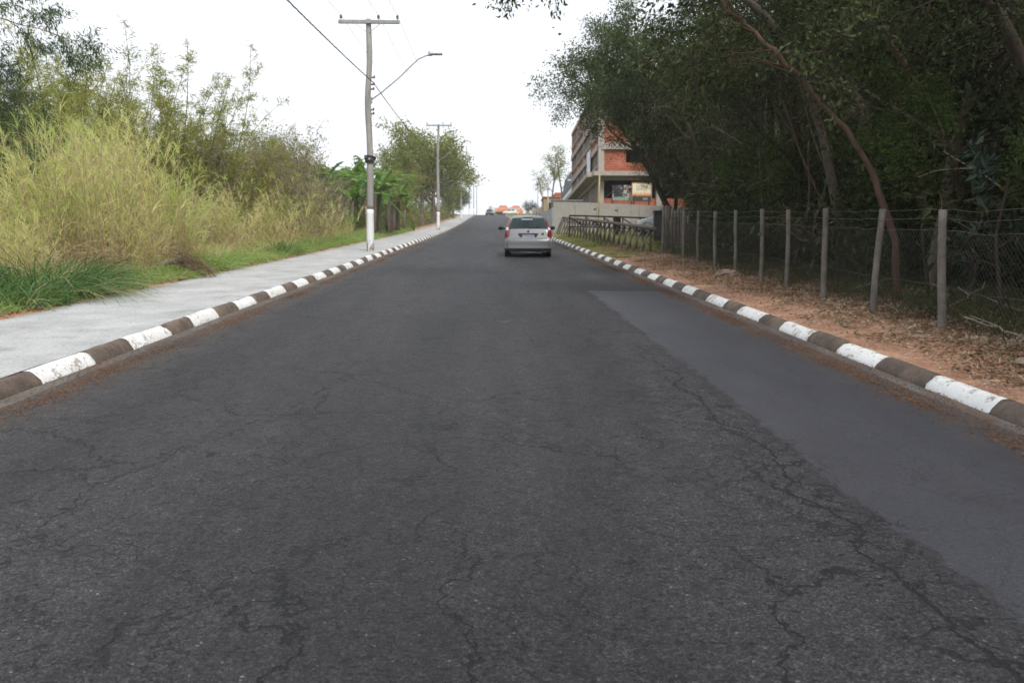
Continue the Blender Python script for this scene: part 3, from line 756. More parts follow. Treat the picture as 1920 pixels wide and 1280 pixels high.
# ------------------------------------------------------------------ silver car and the far cars
def make_car(name, label, paint, loc, rz_, detail=True, face=False):
    root = thing(name, loc, label, 'car', None, rz_)
    # stations from tail to nose: y, half width, sill z, belt z, belt half width, roof z, roof half width
    st = [(-1.965, .70, .34, .56, .70, .60, .60), (-1.95, .78, .30, .60, .76, .66, .66), (-1.90, .815, .27, .665, .79, .69, .70), (-1.86, .83, .26, .70, .80, .735, .72),
          (-1.835, .835, .25, .90, .795, .965, .72), (-1.78, .84, .24, .935, .79, 1.02, .71), (-1.62, .84, .23, .955, .785, 1.20, .655), (-1.48, .84, .22, .96, .785, 1.365, .60), (-1.40, .84, .22, .96, .785, 1.43, .58),
          (-1.1, .842, .21, .955, .79, 1.465, .585), (-.5, .845, .20, .95, .795, 1.48, .59), (.1, .845, .20, .94, .795, 1.46, .58), (.45, .842, .20, .93, .79, 1.38, .585), (.9, .838, .21, .915, .785, 1.10, .65), (1.12, .835, .22, .89, .77, .95, .68),
          (1.5, .825, .23, .80, .75, .865, .66), (1.8, .80, .25, .70, .72, .755, .62), (1.92, .74, .28, .60, .68, .64, .58), (1.96, .62, .33, .55, .60, .57, .5)]
    def half(s):
        y, w, zs, zb, wb, zr, wr = s
        return [(w * .90, zs), (w * .985, zs + .06), (w, zs + (zb - zs) * .35), (w * .998, zs + (zb - zs) * .68), (wb + (w - wb) * .3, zb - .03), (wb, zb), (wb + (wr - wb) * .55, zb + (zr - zb) * .52), (wr + .015, zr - (zr - zb) * .10 - .01), (wr - .10, zr - .012 if zr - zb > .1 else zr - .005), (wr * .45, zr), (0, zr + .006)]
    rings = []
    for s in st:
        h = half(s); y = s[0]
        ring = [(x, y, z) for x, z in h] + [(-x, y, z) for x, z in reversed(h[:-1])]
        rings.append(ring)
    V = np.array(rings); k, m = V.shape[:2]
    i = np.arange(k - 1)[:, None] * m + np.arange(m - 1)[None, :]
    q = np.stack([i, i + 1, i + m + 1, i + m], -1).reshape(-1, 4)
    mb = MB(); mb.add(V.reshape(-1, 3), q, 0, True)
    mb.f.append(np.array([list(range(m))])); mb.m.append(np.array([0])); mb.sm.append(np.array([True]))
    mb.f.append(np.array([list(range(k * m - 1, (k - 1) * m - 1, -1))])); mb.m.append(np.array([0])); mb.sm.append(np.array([True]))
    body = mb.build('body', paint, root)
    # window patches a little proud of the shell
    def on(yv, t, side):              # point on the greenhouse side: t from belt (0) to roof (1)
        for a, b in zip(st[:-1], st[1:]):
            if a[0] <= yv <= b[0]:
                f = (yv - a[0]) / (b[0] - a[0]); s = [a[j] + (b[j] - a[j]) * f for j in range(7)]
                h = half(s); p0, p1, p2 = h[5], h[6], h[7]
                p = [p0[j] + (p1[j] - p0[j]) * t * 2 for j in (0, 1)] if t < .5 else [p1[j] + (p2[j] - p1[j]) * (t - .5) * 2 for j in (0, 1)]
                return (side * (p[0] + .008), yv, p[1] + .002)
    def top(yv, u):                   # point on the centre surface, u = -1..1 of roof half width
        for a, b in zip(st[:-1], st[1:]):
            if a[0] <= yv <= b[0]:
                f = (yv - a[0]) / (b[0] - a[0]); s = [a[j] + (b[j] - a[j]) * f for j in range(7)]
                return (u * s[6], yv, s[5])
    def patch(name, pts, mat, parent=root, th=0.004):
        P = np.array(pts); r, c = P.shape[:2]
        i = np.arange(r - 1)[:, None] * c + np.arange(c - 1)[None, :]
        qq = np.stack([i, i + 1, i + c + 1, i + c], -1).reshape(-1, 4)
        b = MB(); b.add(P.reshape(-1, 3), qq, 0, True); b.add(P.reshape(-1, 3), qq[:, ::-1].copy(), 0, True)
        return b.build(name, mat, parent)
    for sd in (-1, 1):
        for y0, y1 in ((-1.28, -.42), (-.34, .62)):
            rows = []
            for yv in np.linspace(y0, y1, 8):
                hi = .93 if yv < .35 else .93 - (yv - .35) * 1.0
                rows.append([on(yv, t, sd) for t in np.linspace(.08, hi, 5)])
            patch('side_window', rows, M['glass'])
    # rear window: sits on the sloping tailgate
    def gate(u, v, off=.012):
        ys = -1.79 + v * .37
        c = top(ys, 1.0); w = c[0]
        x = u * (w - .035) * (1.0)
        zc = c[2] - .012 * u * u
        return (x, ys - off, zc + off * .6)
    patch('rear_window', [[gate(u, v) for u in np.linspace(-1, 1, 9)] for v in np.linspace(.03, .92, 7)], M['glass'])
    fw = [[(u * (.60 + .06 * (1 - v)), .98 - .60 * (1 - (1 - v)) * 1.0 + .0, .0) for u in np.linspace(-1, 1, 5)] for v in np.linspace(0, 1, 5)]
    rows = []
    for v in np.linspace(.06, .94, 6):
        yv = 1.10 + (.16 - 1.10) * v; rows.append([(top(yv, u)[0] * .97, yv + .012, top(yv, u)[2] + .012) for u in np.linspace(-1, 1, 7)])
    patch('windscreen', rows, M['glass'])
    # tail lamps climbing the pillars
    for sd in (-1, 1):
        b = MB()
        pts_in, pts_out = [], []
        for z, yy, xi, xo in [(.62, -1.868, .74, .835), (.75, -1.862, .70, .838), (.88, -1.858, .70, .825), (.965, -1.838, .715, .80), (1.06, -1.775, .71, .772), (1.20, -1.655, .665, .715), (1.33, -1.545, .625, .665)]:
            pts_in.append((sd * xi, yy - .016, z)); pts_out.append((sd * (xo + .012), yy + .06, z))
        mid = [((a[0] * .45 + b2[0] * .55) + sd * .014, a[1] * .7 + b2[1] * .3 - .012, a[2]) for a, b2 in zip(pts_in, pts_out)]
        P = np.array([pts_in, mid, pts_out]).transpose(1, 0, 2)
        lamp = patch('tail_light', P, M['red_lens'])
        patch('indicator_lens', P[3:5] + np.array([0, -.006, .002]), M['clear_lens'], lamp)
    bb = MB()                         # bumper: fold line and lower skirt
    xs = np.linspace(-1, 1, 15)
    def bump_row(z, off, w): return [(u * w, -1.985 - off + .09 * abs(u) ** 4, z) for u in xs]
    P = np.array([bump_row(.235, -.09, .80), bump_row(.255, -.02, .835), bump_row(.30, .012, .842), bump_row(.325, .034, .846), bump_row(.35, .020, .846), bump_row(.50, .03, .848), bump_row(.60, .018, .848), bump_row(.655, -.02, .846), bump_row(.668, -.11, .838)])
    r, c = P.shape[:2]; i = np.arange(r - 1)[:, None] * c + np.arange(c - 1)[None, :]
    bb.add(P.reshape(-1, 3), np.stack([i, i + 1, i + c + 1, i + c], -1).reshape(-1, 4), 0, True)
    bb.build('rear_bumper', paint, root)
    MB().box((0, -1.84, .215), (1.36, .16, .07)).build('bumper_skirt', M['trim_dark'], root)
    MB().tube([(-.45, -1.90, .195), (-.2, -1.915, .182), (.2, -1.915, .182), (.5, -1.90, .195)], .010, 6).build('tow_bar', M['steel_grey'], root)
    # plate recess, plate, badge, wiper, brake lamp
    rec = MB(); rec.add(np.array([(-.37, -1.872, .855), (.37, -1.872, .855), (.27, -1.884, .69), (-.27, -1.884, .69)]), [(0, 1, 2, 3)]); rec.build('plate_recess', M['trim_dark'], root)
    pl = MB().box((0, -1.895, .755), (.42, .012, .13)).build('number_plate', M['plate'], root)
    MB().box((0, -1.9035, .806), (.42, .006, .026)).build('plate_band', M['plate_blue'], pl)
    ink = MB()
    for j in range(7): ink.box((-.165 + j * .055, -1.9035, .743), (.030, .006, .066 if j % 3 else .060))
    ink.build('plate_characters', M['plate_ink'], pl)
    if detail:
        MB().lathe((0, 0, 0), [(.001, .010), (.036, .008), (.042, 0)], 18).build('badge', M['trim_dark'], root, (0, -1.845, .925)).rotation_euler = (R(84), 0, 0)
        bpy.data.objects[body.name]
        st2 = MB()
        for j in range(1): st2.add(np.array([gate(u, v, .02) for u, v in ((-.42, .82 - j * .13), (.30, .82 - j * .13), (.28, .72 - j * .13), (-.44, .72 - j * .13))]), [(0, 1, 2, 3)])
        st2.build('window_sticker', m_plain('faded_sticker', (.22, .24, .32), .5), root)
        MB().bar(gate(.02, .02, .03), gate(.62, .13, .03), .016, .012).build('rear_wiper', M['black'], root)
        MB().box((0, -1.435, 1.405), (.34, .03, .022), tilt=Matrix.Rotation(R(-40), 4, 'X')).build('brake_light', M['trim_dark'], root)
        MB().box((.52, -1.868, .84), (.07, .012, .055)).build('model_badge', M['trim_dark'], root)
    for sd in (-1, 1):                # door mirrors
        prof = []
        b = MB()
        n = 10; rings_ = []
        for t, sc in ((0, .35), (.03, .8), (.09, 1.0), (.15, .85), (.19, .3)):
            rings_.append([(sd * (.86 + .015 + .125 + .115 * sc * math.cos(a)), .56 + t, 1.0 + .082 * sc * math.sin(a)) for a in np.linspace(0, 2 * math.pi, n, endpoint=False)])
        P = np.array(rings_); i = np.arange(4)[:, None] * n; j = np.arange(n)[None, :]; j2 = (j + 1) % n
        b.add(P.reshape(-1, 3), np.stack([i + j, i + j2, i + n + j2, i + n + j], -1).reshape(-1, 4), 0, True)
        b.f.append(np.array([list(range(n))])); b.m.append(np.array([0])); b.sm.append(np.array([False]))
        b.bar((sd * .80, .62, .955), (sd * .92, .62, .985), .05, .04)
        b.build('door_mirror', M['black'], root)
    for sd in (-1, 1):
        for yy in (-1.22, 1.24):
            w = bpy.data.objects.new('wheel', None); COL.objects.link(w); w.parent = root; w.location = (sd * .735, yy, .30)
            w.rotation_euler = (0, R(90), 0)
            MB().lathe((0, 0, 0), [(.19, -.085), (.28, -.095), (.298, -.075), (.302, 0), (.298, .075), (.28, .095), (.19, .085)], 28).build('tyre', M['rubber'], w)
            MB().lathe((0, 0, 0), [(.01, -.07), (.06, -.085), (.12, -.06), (.192, -.08), (.192, .08), (.12, .06), (.06, .085), (.01, .07)], 20).build('rim', M['rim'], w)
            arch = MB()
            a = np.linspace(R(-8), R(188), 15)
            arch.tube(np.stack([np.full(15, sd * .838), yy + .345 * np.cos(a), .30 + .345 * np.sin(a)], -1), .016, 6).build('wheel_arch', M['trim_dark'], root)
            MB().lathe((0, 0, 0), [(.335, -.11), (.335, .112)], 24).build('wheel_well', M['black'], root, (sd * .735, yy, .31)).rotation_euler = (0, R(90), 0)
    MB().box((0, 0, .235), (1.3, 3.4, .09)).build('underbody', M['black'], root)
    if face:
        for sd in (-1, 1): MB().box((sd * .58, 1.86, .66), (.26, .14, .14)).build('headlight', M['clear_lens'], root)
        MB().box((0, 1.955, .44), (1.0, .05, .16)).build('grille', M['trim_dark'], root)
    return root

CY = 30.9
make_car('hatchback_car', 'silver hatchback driving up the asphalt road away from the viewer', M['silver'], (1.40, CY, float(road_z(CY))), R(0.6))
bpy.data.objects['hatchback_car'].rotation_euler = (math.atan(SLOPE), 0, R(-1.2))
Y2 = 200.0
c2 = make_car('oncoming_car', 'dark grey car coming down the road far off near the crest', M['dark_paint'], (rx(918, Y2), Y2, float(road_z(Y2))), R(176), False, True)
c2.rotation_euler = (-0.1, 0, R(176))
Y3 = 214.0
c3 = make_car('white_car', 'white car turning across the road before the orange roofed building', M['white_paint'], (rx(957, Y3), Y3, float(road_z(Y3))), R(78), False, True)
Y4 = 47.0
c4 = make_car('parked_car', 'white parked car mostly hidden behind the black box and the fence stakes', M['white_paint'], (10.35, Y4, float(gz(10.35, Y4))), R(84), False, True)

# ------------------------------------------------------------------ utility poles, lamps and lines
def insulator(mb, p, s=1.0):
    mb.lathe(p, [(.012 * s, 0), (.012 * s, .06 * s), (.05 * s, .07 * s), (.055 * s, .10 * s), (.03 * s, .12 * s), (.055 * s, .135 * s), (.05 * s, .17 * s), (.025 * s, .20 * s), (.001, .21 * s)], 10)

def wooden_pole(px, Y, H, label, first=False, conc=False, lamp=True, arm=True, X=None):
    X = rx(px, Y) if X is None else X
    z0 = float(road_z(Y)) + (0.105 if -6.5 < X < -4.2 else 0.1)
    root = thing('utility_pole', (X, Y, z0), label, 'utility pole', 'poles along the sidewalk')
    rng = np.random.default_rng(int(Y))
    n = 26; t = np.linspace(0, 1, n)
    wig = 0.0 if conc else (0.09 if first else 0.05)
    xs = wig * (np.sin(t * 7.5 + 0.2) * t) + 0.10 * t * (1 if first else 0.3)
    if first: xs = 0.06 * t - 0.065 * np.exp(-((t - 0.68) / 0.12) ** 2) - .03 * np.sin(t * 14) * t
    ys = wig * 0.6 * np.sin(t * 5 + 1) * t
    rad = (0.15 - 0.055 * t) if not conc else (0.16 - 0.05 * t)
    if first: rad = 0.142 - 0.04 * t + 0.006 * np.sin(t * 23)
    pts = np.stack([xs, ys, t * H], -1)
    kw = 1.6 / H
    def seg(a, b, m=9):
        tt = np.linspace(a, b, m)
        return np.stack([np.interp(tt, t, pts[:, k]) for k in range(3)], -1), np.interp(tt, t, rad)
    p, r_ = seg(0, kw, 10)
    MB().tube(np.concatenate([[p[0] - [0, 0, .15]], p]), np.concatenate([[r_[0]], r_]) + .003, 14).build('painted_base', M['whitewash'], root)
    p, r_ = seg(kw, 1, 40)
    MB().tube(p, r_, 14).build('shaft', M['pole_conc'] if conc else M['pole_wood'], root)
    top = pts[-1]
    if arm:
        a = MB(); ha = H - 0.14
        a.bar((top[0] - 1.12, -.16, ha), (top[0] + 1.20, -.16, ha), .10, .12)
        ca = a.build('crossarm', M['arm_wood'], root)
        b = MB()
        for s in (-1, 1): b.bar((top[0] + s * .52, -.20, ha - .04), (top[0], -.12, ha - .42), .03, .012)
        b.build('brace', M['steel_grey'], root)
        for dx in (-1.02, .40, 1.12):
            ins = MB(); insulator(ins, (top[0] + dx, -.16, ha + .06), 1.0); ins.build('insulator', M['porcelain'], root)
    if lamp:
        hl = H * .655
        xo = float(np.interp(hl / H, t, pts[:, 0]))
        arm_pts = [(xo + .1, 0, hl), (xo + .5, 0, hl + .28), (xo + 1.2, 0, hl + .86), (xo + 1.65, 0, hl + 1.30), (xo + 1.95, 0, hl + 1.57), (xo + 2.25, 0, hl + 1.70), (xo + 2.45, 0, hl + 1.73)]
        MB().tube(arm_pts, .026, 8).build('lamp_arm', M['steel_grey'], root)
        hd = MB()
        hd.box((xo + 2.62, 0, hl + 1.76), (.50, .20, .045)); hd.box((xo + 2.40, 0, hl + 1.745), (.16, .14, .09)); hd.box((xo + 2.36, 0, hl + 1.83), (.06, .06, .09))
        hd.build('lamp_head', M['steel_grey'], root)
        MB().box((xo + .1, -.0, hl), (.12, .14, .22)).build('bracket', M['steel_grey'], root)
    if first:
        b = MB()
        for k, (h_, s) in enumerate(((6.62, .8), (6.36, .8), (6.18, .8), (5.40, .9), (5.25, .8))):
            xo = float(np.interp(h_ / H, t, pts[:, 0]))
            b.box((xo + .15, -.02, h_), (.14, .05, .05))
            b.lathe((xo + .21, -.02, h_ - .03), [(.02, 0), (.04, .02), (.025, .05), (.04, .08), (.02, .11)], 8)
        b.build('cable_rack', M['porcelain'], root)
        co = MB(); hc = 3.52; xo = float(np.interp(hc / H, t, pts[:, 0]))
        for k in range(5):
            a = np.linspace(0, 2 * math.pi, 25)
            rr_ = .15 + .012 * k
            co.tube(np.stack([xo + (rr_ + .02) * np.cos(a), (rr_ + .02) * np.sin(a), hc - .09 + k * .045 + .03 * np.sin(a + k)], -1), .024, 6, cap=False)
        co.build('cable_coil', M['cable'], root)
        MB().box((xo, -.205, hc - .01), (.06, .02, .05)).build('coil_tag', M['plate'], root)
        bd = MB()
        for h_ in (5.38, 5.22): 
            x5 = float(np.interp(h_ / H, t, pts[:, 0])); bd.lathe((x5, 0, h_), [(.132, -.012), (.134, .012)], 16)
        bd.build('steel_band', M['steel_grey'], root)
    return root, Vector((X, Y, z0)), pts, H
P1 = wooden_pole(697, 31.5, 8.8, 'crooked weathered wooden pole with white base, crossarm, street lamp and black cable coil', first=True)
P2 = wooden_pole(823, 73.0, 9.4, 'straight wooden pole with crossarm and lamp, second along the sidewalk', X=-4.72)
P3 = wooden_pole(867, 128.0, 10.1, 'wooden pole with crossarm against the far trees, third along the sidewalk', X=-4.65)
P4 = wooden_pole(882.5, 176.0, 10.2, 'pale concrete pole with crossarm, fourth along the sidewalk', conc=True, X=-4.6)
P5 = wooden_pole(892, 216.0, 9.8, 'slim distant pole with crossarm just before the crest of the road', conc=True, X=-4.5, lamp=False)
P6 = wooden_pole(899, 252.0, 10.6, 'slim distant pole rising from beyond the crest of the road', conc=False, X=-4.3, lamp=False)

def line(name, a, b, sag, r, mat, label, group):
    t = np.linspace(0, 1, 40)[:, None]
    p = np.array(a) * (1 - t) + np.array(b) * t
    p[:, 2] -= sag * 4 * (t[:, 0] * (1 - t[:, 0]))
    return tag(MB().tube(p, r, 5, cap=False).build(name, mat), label, 'power line', group)
def arm_pt(P, dx): return (P[1].x + P[2][-1][0] + dx, P[1].y - .16, P[1].z + P[3] + .12)
lab3 = ["thin wire from the crooked pole's roadside insulator", "thin wire from the crooked pole's middle insulator", "thin wire from the crooked pole's bank side insulator"]
for k, dx in enumerate((1.12, .40, -1.02)):
    a = arm_pt(P1, dx)
    line('power_line', (a[0], -12.0, a[2] - SLOPE * 43.5), a, .5, .008, M['thin_cable'], lab3[k] + ' passing overhead to the viewer', 'wires on the poles')
    line('power_line', a, arm_pt(P2, dx), .55, .008, M['thin_cable'], lab3[k] + ' on to the second pole', 'wires on the poles')
    line('power_line', arm_pt(P2, dx), arm_pt(P3, dx), .6, .008, M['thin_cable'], 'thin bare wire between the crossarms of the second and third poles', 'wires on the poles')
    line('power_line', arm_pt(P3, dx), arm_pt(P4, dx), .5, .008, M['thin_cable'], 'thin bare wire between the crossarms of the far poles', 'wires on the poles')
a = (P1[1].x + .20, P1[1].y - .05, P1[1].z + 6.42)
def twisted(a, b, sag, label):
    t = np.linspace(0, 1, 260)[:, None]
    mb = MB()
    for ph in (0, 2.1, 4.2):
        p = np.array(a) * (1 - t) + np.array(b) * t
        p[:, 2] -= sag * 4 * (t[:, 0] * (1 - t[:, 0]))
        w = t[:, 0] * 150 + ph
        p[:, 0] += .013 * np.cos(w); p[:, 2] += .013 * np.sin(w)
        mb.tube(p, .010, 4, cap=False)
    return tag(mb.build('power_cable', M['cable']), label, 'power line', 'wires on the poles')
twisted((a[0], -12.0, a[2] - SLOPE * 43.5 - .1), a, .35, 'thick twisted black cable sloping overhead down to the crooked wooden pole')
twisted(a, (P2[1].x + .16, P2[1].y, P2[1].z + 6.6), .5, 'thick twisted black cable from the crooked pole on to the second pole')

# ------------------------------------------------------------------ wire fence on the wood's edge
def fx(Y): return 5.40 + 0.03 * (Y - 9.4)
posts_y = [5.6, 7.55, 9.45, 11.3, 13.1, 14.9, 16.5, 18.5, 20.4, 22.3, 24.2, 27.6]
fence = thing('wire_fence', (0, 0, 0), 'chain link fence on grey posts between the red earth verge and the dark wood', 'fence')
frng = np.random.default_rng(21)
tops = []
for k, Y in enumerate(posts_y):
    X = fx(Y); z = float(gz(X, Y)); top = SLOPE * Y + 1.58 + (0.004 * (Y - 9)) + frng.uniform(-.03, .03)
    lean = frng.uniform(-.03, .03); 
    if k == 3: lean = 0.10
    m = 9; t = np.linspace(-.1, 1, m)
    r0 = .043 + frng.uniform(-.004, .006)
    pts = np.stack([X + lean * t + .01 * np.sin(t * 5 + k), Y + .015 * np.cos(t * 4 + k), z + (top - z) * t], -1)
    tops.append((X, Y, z, top, lean))
    mb = MB()
    mb.tube(pts, r0 * (1.04 - .1 * np.clip(t, 0, 1)) * (1 + .02 * np.sin(t * 19 + k)), 10)
    mb.build('post', M['post'], fence)
def fence_net():
    mb = MB()
    y0, y1 = posts_y[0], posts_y[-1]
    h = 1.16; step = 0.075
    for s in (1, -1):
        for y in np.arange(y0 - h, y1 + h, step):
            a0, a1 = 0.0, 1.0
            ya, yb = y, y + s * h
            # clip to the run
            def cl(v): return (v - ya) / (yb - ya)
            lo, hi = sorted((cl(y0), cl(y1)))
            lo, hi = max(0, lo), min(1, hi)
            if hi <= lo: continue
            ts = np.linspace(lo, hi, 4)
            yy = ya + (yb - ya) * ts; xx = fx(yy) + .07 + s * .004 + .012 * np.sin(yy * 2.1)
            zz = gz(xx, yy) + .03 + ts * h
            mb.tube(np.stack([xx, yy, zz], -1), .0015, 3, cap=False, smooth=False)
    return mb.build('chain_link', M['wire'], fence)
fence_net()
for k, hh in enumerate((1.19, 1.33, 1.44, .52)):
    y = np.linspace(posts_y[0], posts_y[-1], 80)
    sag = .02 * np.abs(np.sin(y * 1.65))
    x = fx(y) + (.07 if k in (0, 3) else -.03)
    MB().tube(np.stack([x, y, gz(fx(y), y) + hh - sag], -1), .0030, 4, cap=False).build('strand_wire', M['wire'], fence)

stakes = thing('stake_fence', (0, 0, 0), 'closely set row of dark upright stakes where the wire fence ends', 'fence')
srng = np.random.default_rng(8)
for k in range(13):
    f = k / 12.0
    X = 6.02 + f * 3.3; Y = 28.1 + f * 8.2
    z = float(gz(X, Y)); H = srng.uniform(1.42, 1.72)
    if k in (0, 2): H = 1.62
    n = 7; t = np.linspace(-.06, 1, n); l = srng.uniform(-.05, .05)
    MB().tube(np.stack([X + l * t + .015 * np.sin(t * 4 + k), Y + 0 * t, z + H * t], -1), srng.uniform(.05, .075) * (1.05 - .15 * np.clip(t, 0, 1)), 9).build('stake', M['wood_old'] if k % 3 else M['post'], stakes)
b = MB()
for h_ in (.5, 1.2): b.bar((6.0, 28.1, float(gz(6, 28.1)) + h_), (9.3, 36.3, float(gz(9.3, 36.3)) + h_), .012, .012)
b.build('binding_wire', M['wire'], stakes)

# rustic rail along the verge
rail = thing('log_railing', (0, 0, 0), 'long low railing of rustic logs with slanting braces along the grass verge', 'railing')
rrng = np.random.default_rng(14)
def rlx(Y): return 5.75 + 0.004 * (Y - 28) - 0.0006 * (Y - 28) ** 2 * 0.8
ry = np.arange(28.8, 66, 1.42)
toppts = []
for k, Y in enumerate(ry):
    X = rlx(Y); z = float(gz(X, Y)); top = SLOPE * Y + 1.02 + .0095 * (Y - 28) + rrng.uniform(-.02, .02)
    toppts.append((X, Y, top))
    MB().tube([(X, Y, z - .1), (X + rrng.uniform(-.02, .02), Y, (z + top) / 2), (X, Y, top)], [.055, .05, .045], 8).build('log_post', M['wood_old'], rail)
    MB().tube([(X - .48, Y - .45, float(gz(X - .48, Y - .45)) - .03), (X - .25, Y - .24 + rrng.uniform(-.03, .03), (z + top) / 2 + .04), (X - .02, Y - .03, top - .06)], [.04, .042, .038], 8).build('slanting_brace', M['wood_old'], rail)
p = np.array([(rlx(28.1), 28.1, SLOPE * 28.1 + 1.03)] + toppts); p[:, 2] += .03
MB().tube(p, .075, 8).build('top_rail', M['wood_old'], rail)

# dark ramp railing behind it
ramp = thing('ramp_railing', (0, 0, 0), 'thin dark timber railing with diagonal braces before the concrete wall', 'railing')
Yr = 50.0
xs = [rx(1067, Yr), rx(1098, Yr), rx(1132, Yr), rx(1167, Yr), rx(1200, Yr), rx(1231, Yr)]
zt = [rz(406.0, Yr), rz(406.6, Yr), rz(407.6, Yr), rz(408.6, Yr), rz(409.6, Yr), rz(410.4, Yr)]
for k, X in enumerate(xs):
    MB().tube([(X, Yr, float(gz(X, Yr)) - .1), (X, Yr, zt[k])], .045, 7).build('rail_post', M['wood_dark'], ramp)
    if k < len(xs) - 1: MB().tube([(X + .05, Yr, zt[k] - .10), (xs[k + 1] - .1, Yr, zt[k + 1] - .62)], .04, 7).build('diagonal_brace', M['wood_dark'], ramp)
MB().tube([(x, Yr, z + .02) for x, z in zip(xs, zt)], .05, 7).build('top_rail', M['wood_dark'], ramp)
MB().tube([(x, Yr, z - .66) for x, z in zip(xs, zt)], .04, 7).build('lower_rail', M['wood_dark'], ramp)

X = rx(1156, 47.0); Y = 47.0; z = float(gz(X, Y))
o = thing('litter_bin', (X, Y, z), 'square maroon wooden bin standing before the ramp railing', 'bin')
b = MB()
for i in range(5):
    for sx, sy in ((0, -.19), (0, .19)): b.box((-.152 + i * .076, sy, .62), (.07, .025, 1.0))
    for sx in (-.19, .19): b.box((sx, -.152 + i * .076, .62), (.025, .07, 1.0))
b.build('slatted_side', M['maroon'], o)
MB().box((0, 0, 1.13), (.42, .42, .03)).build('lid', M['wood_dark'], o)
b = MB()
for sx in (-.15, .15):
    for sy in (-.15, .15): b.box((sx, sy, .05), (.06, .06, .3))
b.build('foot', M['wood_dark'], o)
X = rx(1233.5, 37.0); Y = 37.0; z = float(gz(X, Y))
o = thing('black_cabinet', (X, Y, z), 'black boxy cabinet standing between the log railing and the stakes', 'cabinet')
MB().box((0, 0, .72), (.40, .34, 1.36)).build('casing', M['black'], o)
MB().box((0, 0, 1.425), (.46, .40, .04)).build('lid', M['trim_dark'], o)
MB().box((0, -.178, .75), (.30, .012, 1.0)).build('door', M['trim_dark'], o)
X = rx(1122, 56); Y = 56.0; z = float(gz(X, Y))
tag(MB().tube([(X, Y, z - .1), (X, Y, z + 2), (X + .03, Y, rz(330, Y))], .05, 8).build('yellow_pipe', M['yellow_pipe'], None), 'slim yellowish standpipe rising before the concrete wall', 'pipe')

# ------------------------------------------------------------------ concrete wall, gate, sheet fence, unfinished building
Yw = 60.0
wl = thing('concrete_wall', (0, Yw, 0), 'pale cast concrete retaining wall below the unfinished brick building', 'wall')
xa, xb = rx(1037, Yw), 15.5
b = MB()
za, zb = rz(379, Yw), rz(390, Yw)
v = []
for yy in (-.12, .12):
    v += [(xa, yy, SLOPE * Yw - .2), (xb, yy, SLOPE * Yw - .2), (xb, yy, zb), (xa, yy, za)]
b.add(np.array(v), [(0, 1, 2, 3), (5, 4, 7, 6), (4, 0, 3, 7), (1, 5, 6, 2), (3, 2, 6, 7), (4, 5, 1, 0)])
for j in range(1, 6):
    xx = xa + (xb - xa) * j / 6
    zt_ = za + (zb - za) * j / 6
b.build('wall_face', M['wall_conc'], wl)
jn = MB()
for j in range(1, 7):
    xx = xa + 1.6 * j
    jn.box((xx, -.121, SLOPE * Yw + 1.2), (.02, .006, 2.0))
jn.build('panel_joint', M['trim_dark'], wl)
MB().box((xa + 1.05, 0, za + .05), (2.3, .34, .10)).build('dark_coping', M['grey_wall'], wl)
b = MB()
for px, py in ((1154, 396), (1114, 394)): b.lathe((0, 0, 0), [(.001, 0), (.09, 0), (.09, .02)], 10) if False else b.box((rx(px, Yw), -.125, rz(py, Yw)), (.16, .02, .11))
b.build('weep_hole', M['dark'], wl)

sf = thing('sheet_fence', (0, 0, 0), 'pale corrugated metal sheet fence beside the road before the concrete wall', 'fence')
b = MB(); n = 40
ys = np.linspace(62, 78, n); xx = 4.80 + .0 * ys
for k in range(n - 1):
    hgt = 1.95 - .45 * (k / n)
    b.bar((xx[k], ys[k], SLOPE * ys[k] + hgt / 2 + .12), (xx[k], ys[k + 1] , SLOPE * ys[k + 1] + hgt / 2 + .12), .05, hgt)
b.build('sheet', M['corrugated'], sf)
gt = thing('site_gate', (0, 0, 0), 'tall slatted grey site gate farther along the verge than the sheet fence', 'gate')
for k, Y in enumerate(np.linspace(80, 101, 7)):
    X = 5.0 + .015 * (Y - 80); z = float(gz(X, Y)); 
    MB().box((X, Y, z + .95), (.22, .22, 2.1)).build('gate_post', M['frame_conc'], gt)
for k in range(6):
    Y = 81.75 + k * 3.5; X = 5.0 + .015 * (Y - 80); z = float(gz(X, Y)); b = MB()
    for j in range(9): b.box((X, Y - 1.3 + j * .325, z + .85), (.05, .14, 1.6))
    for h_ in (.3, 1.4): b.box((X + .04, Y, z + h_), (.04, 2.9, .08))
    b.build('slat_panel', M['steel_grey'] if k % 2 else M['wood_old'], gt)

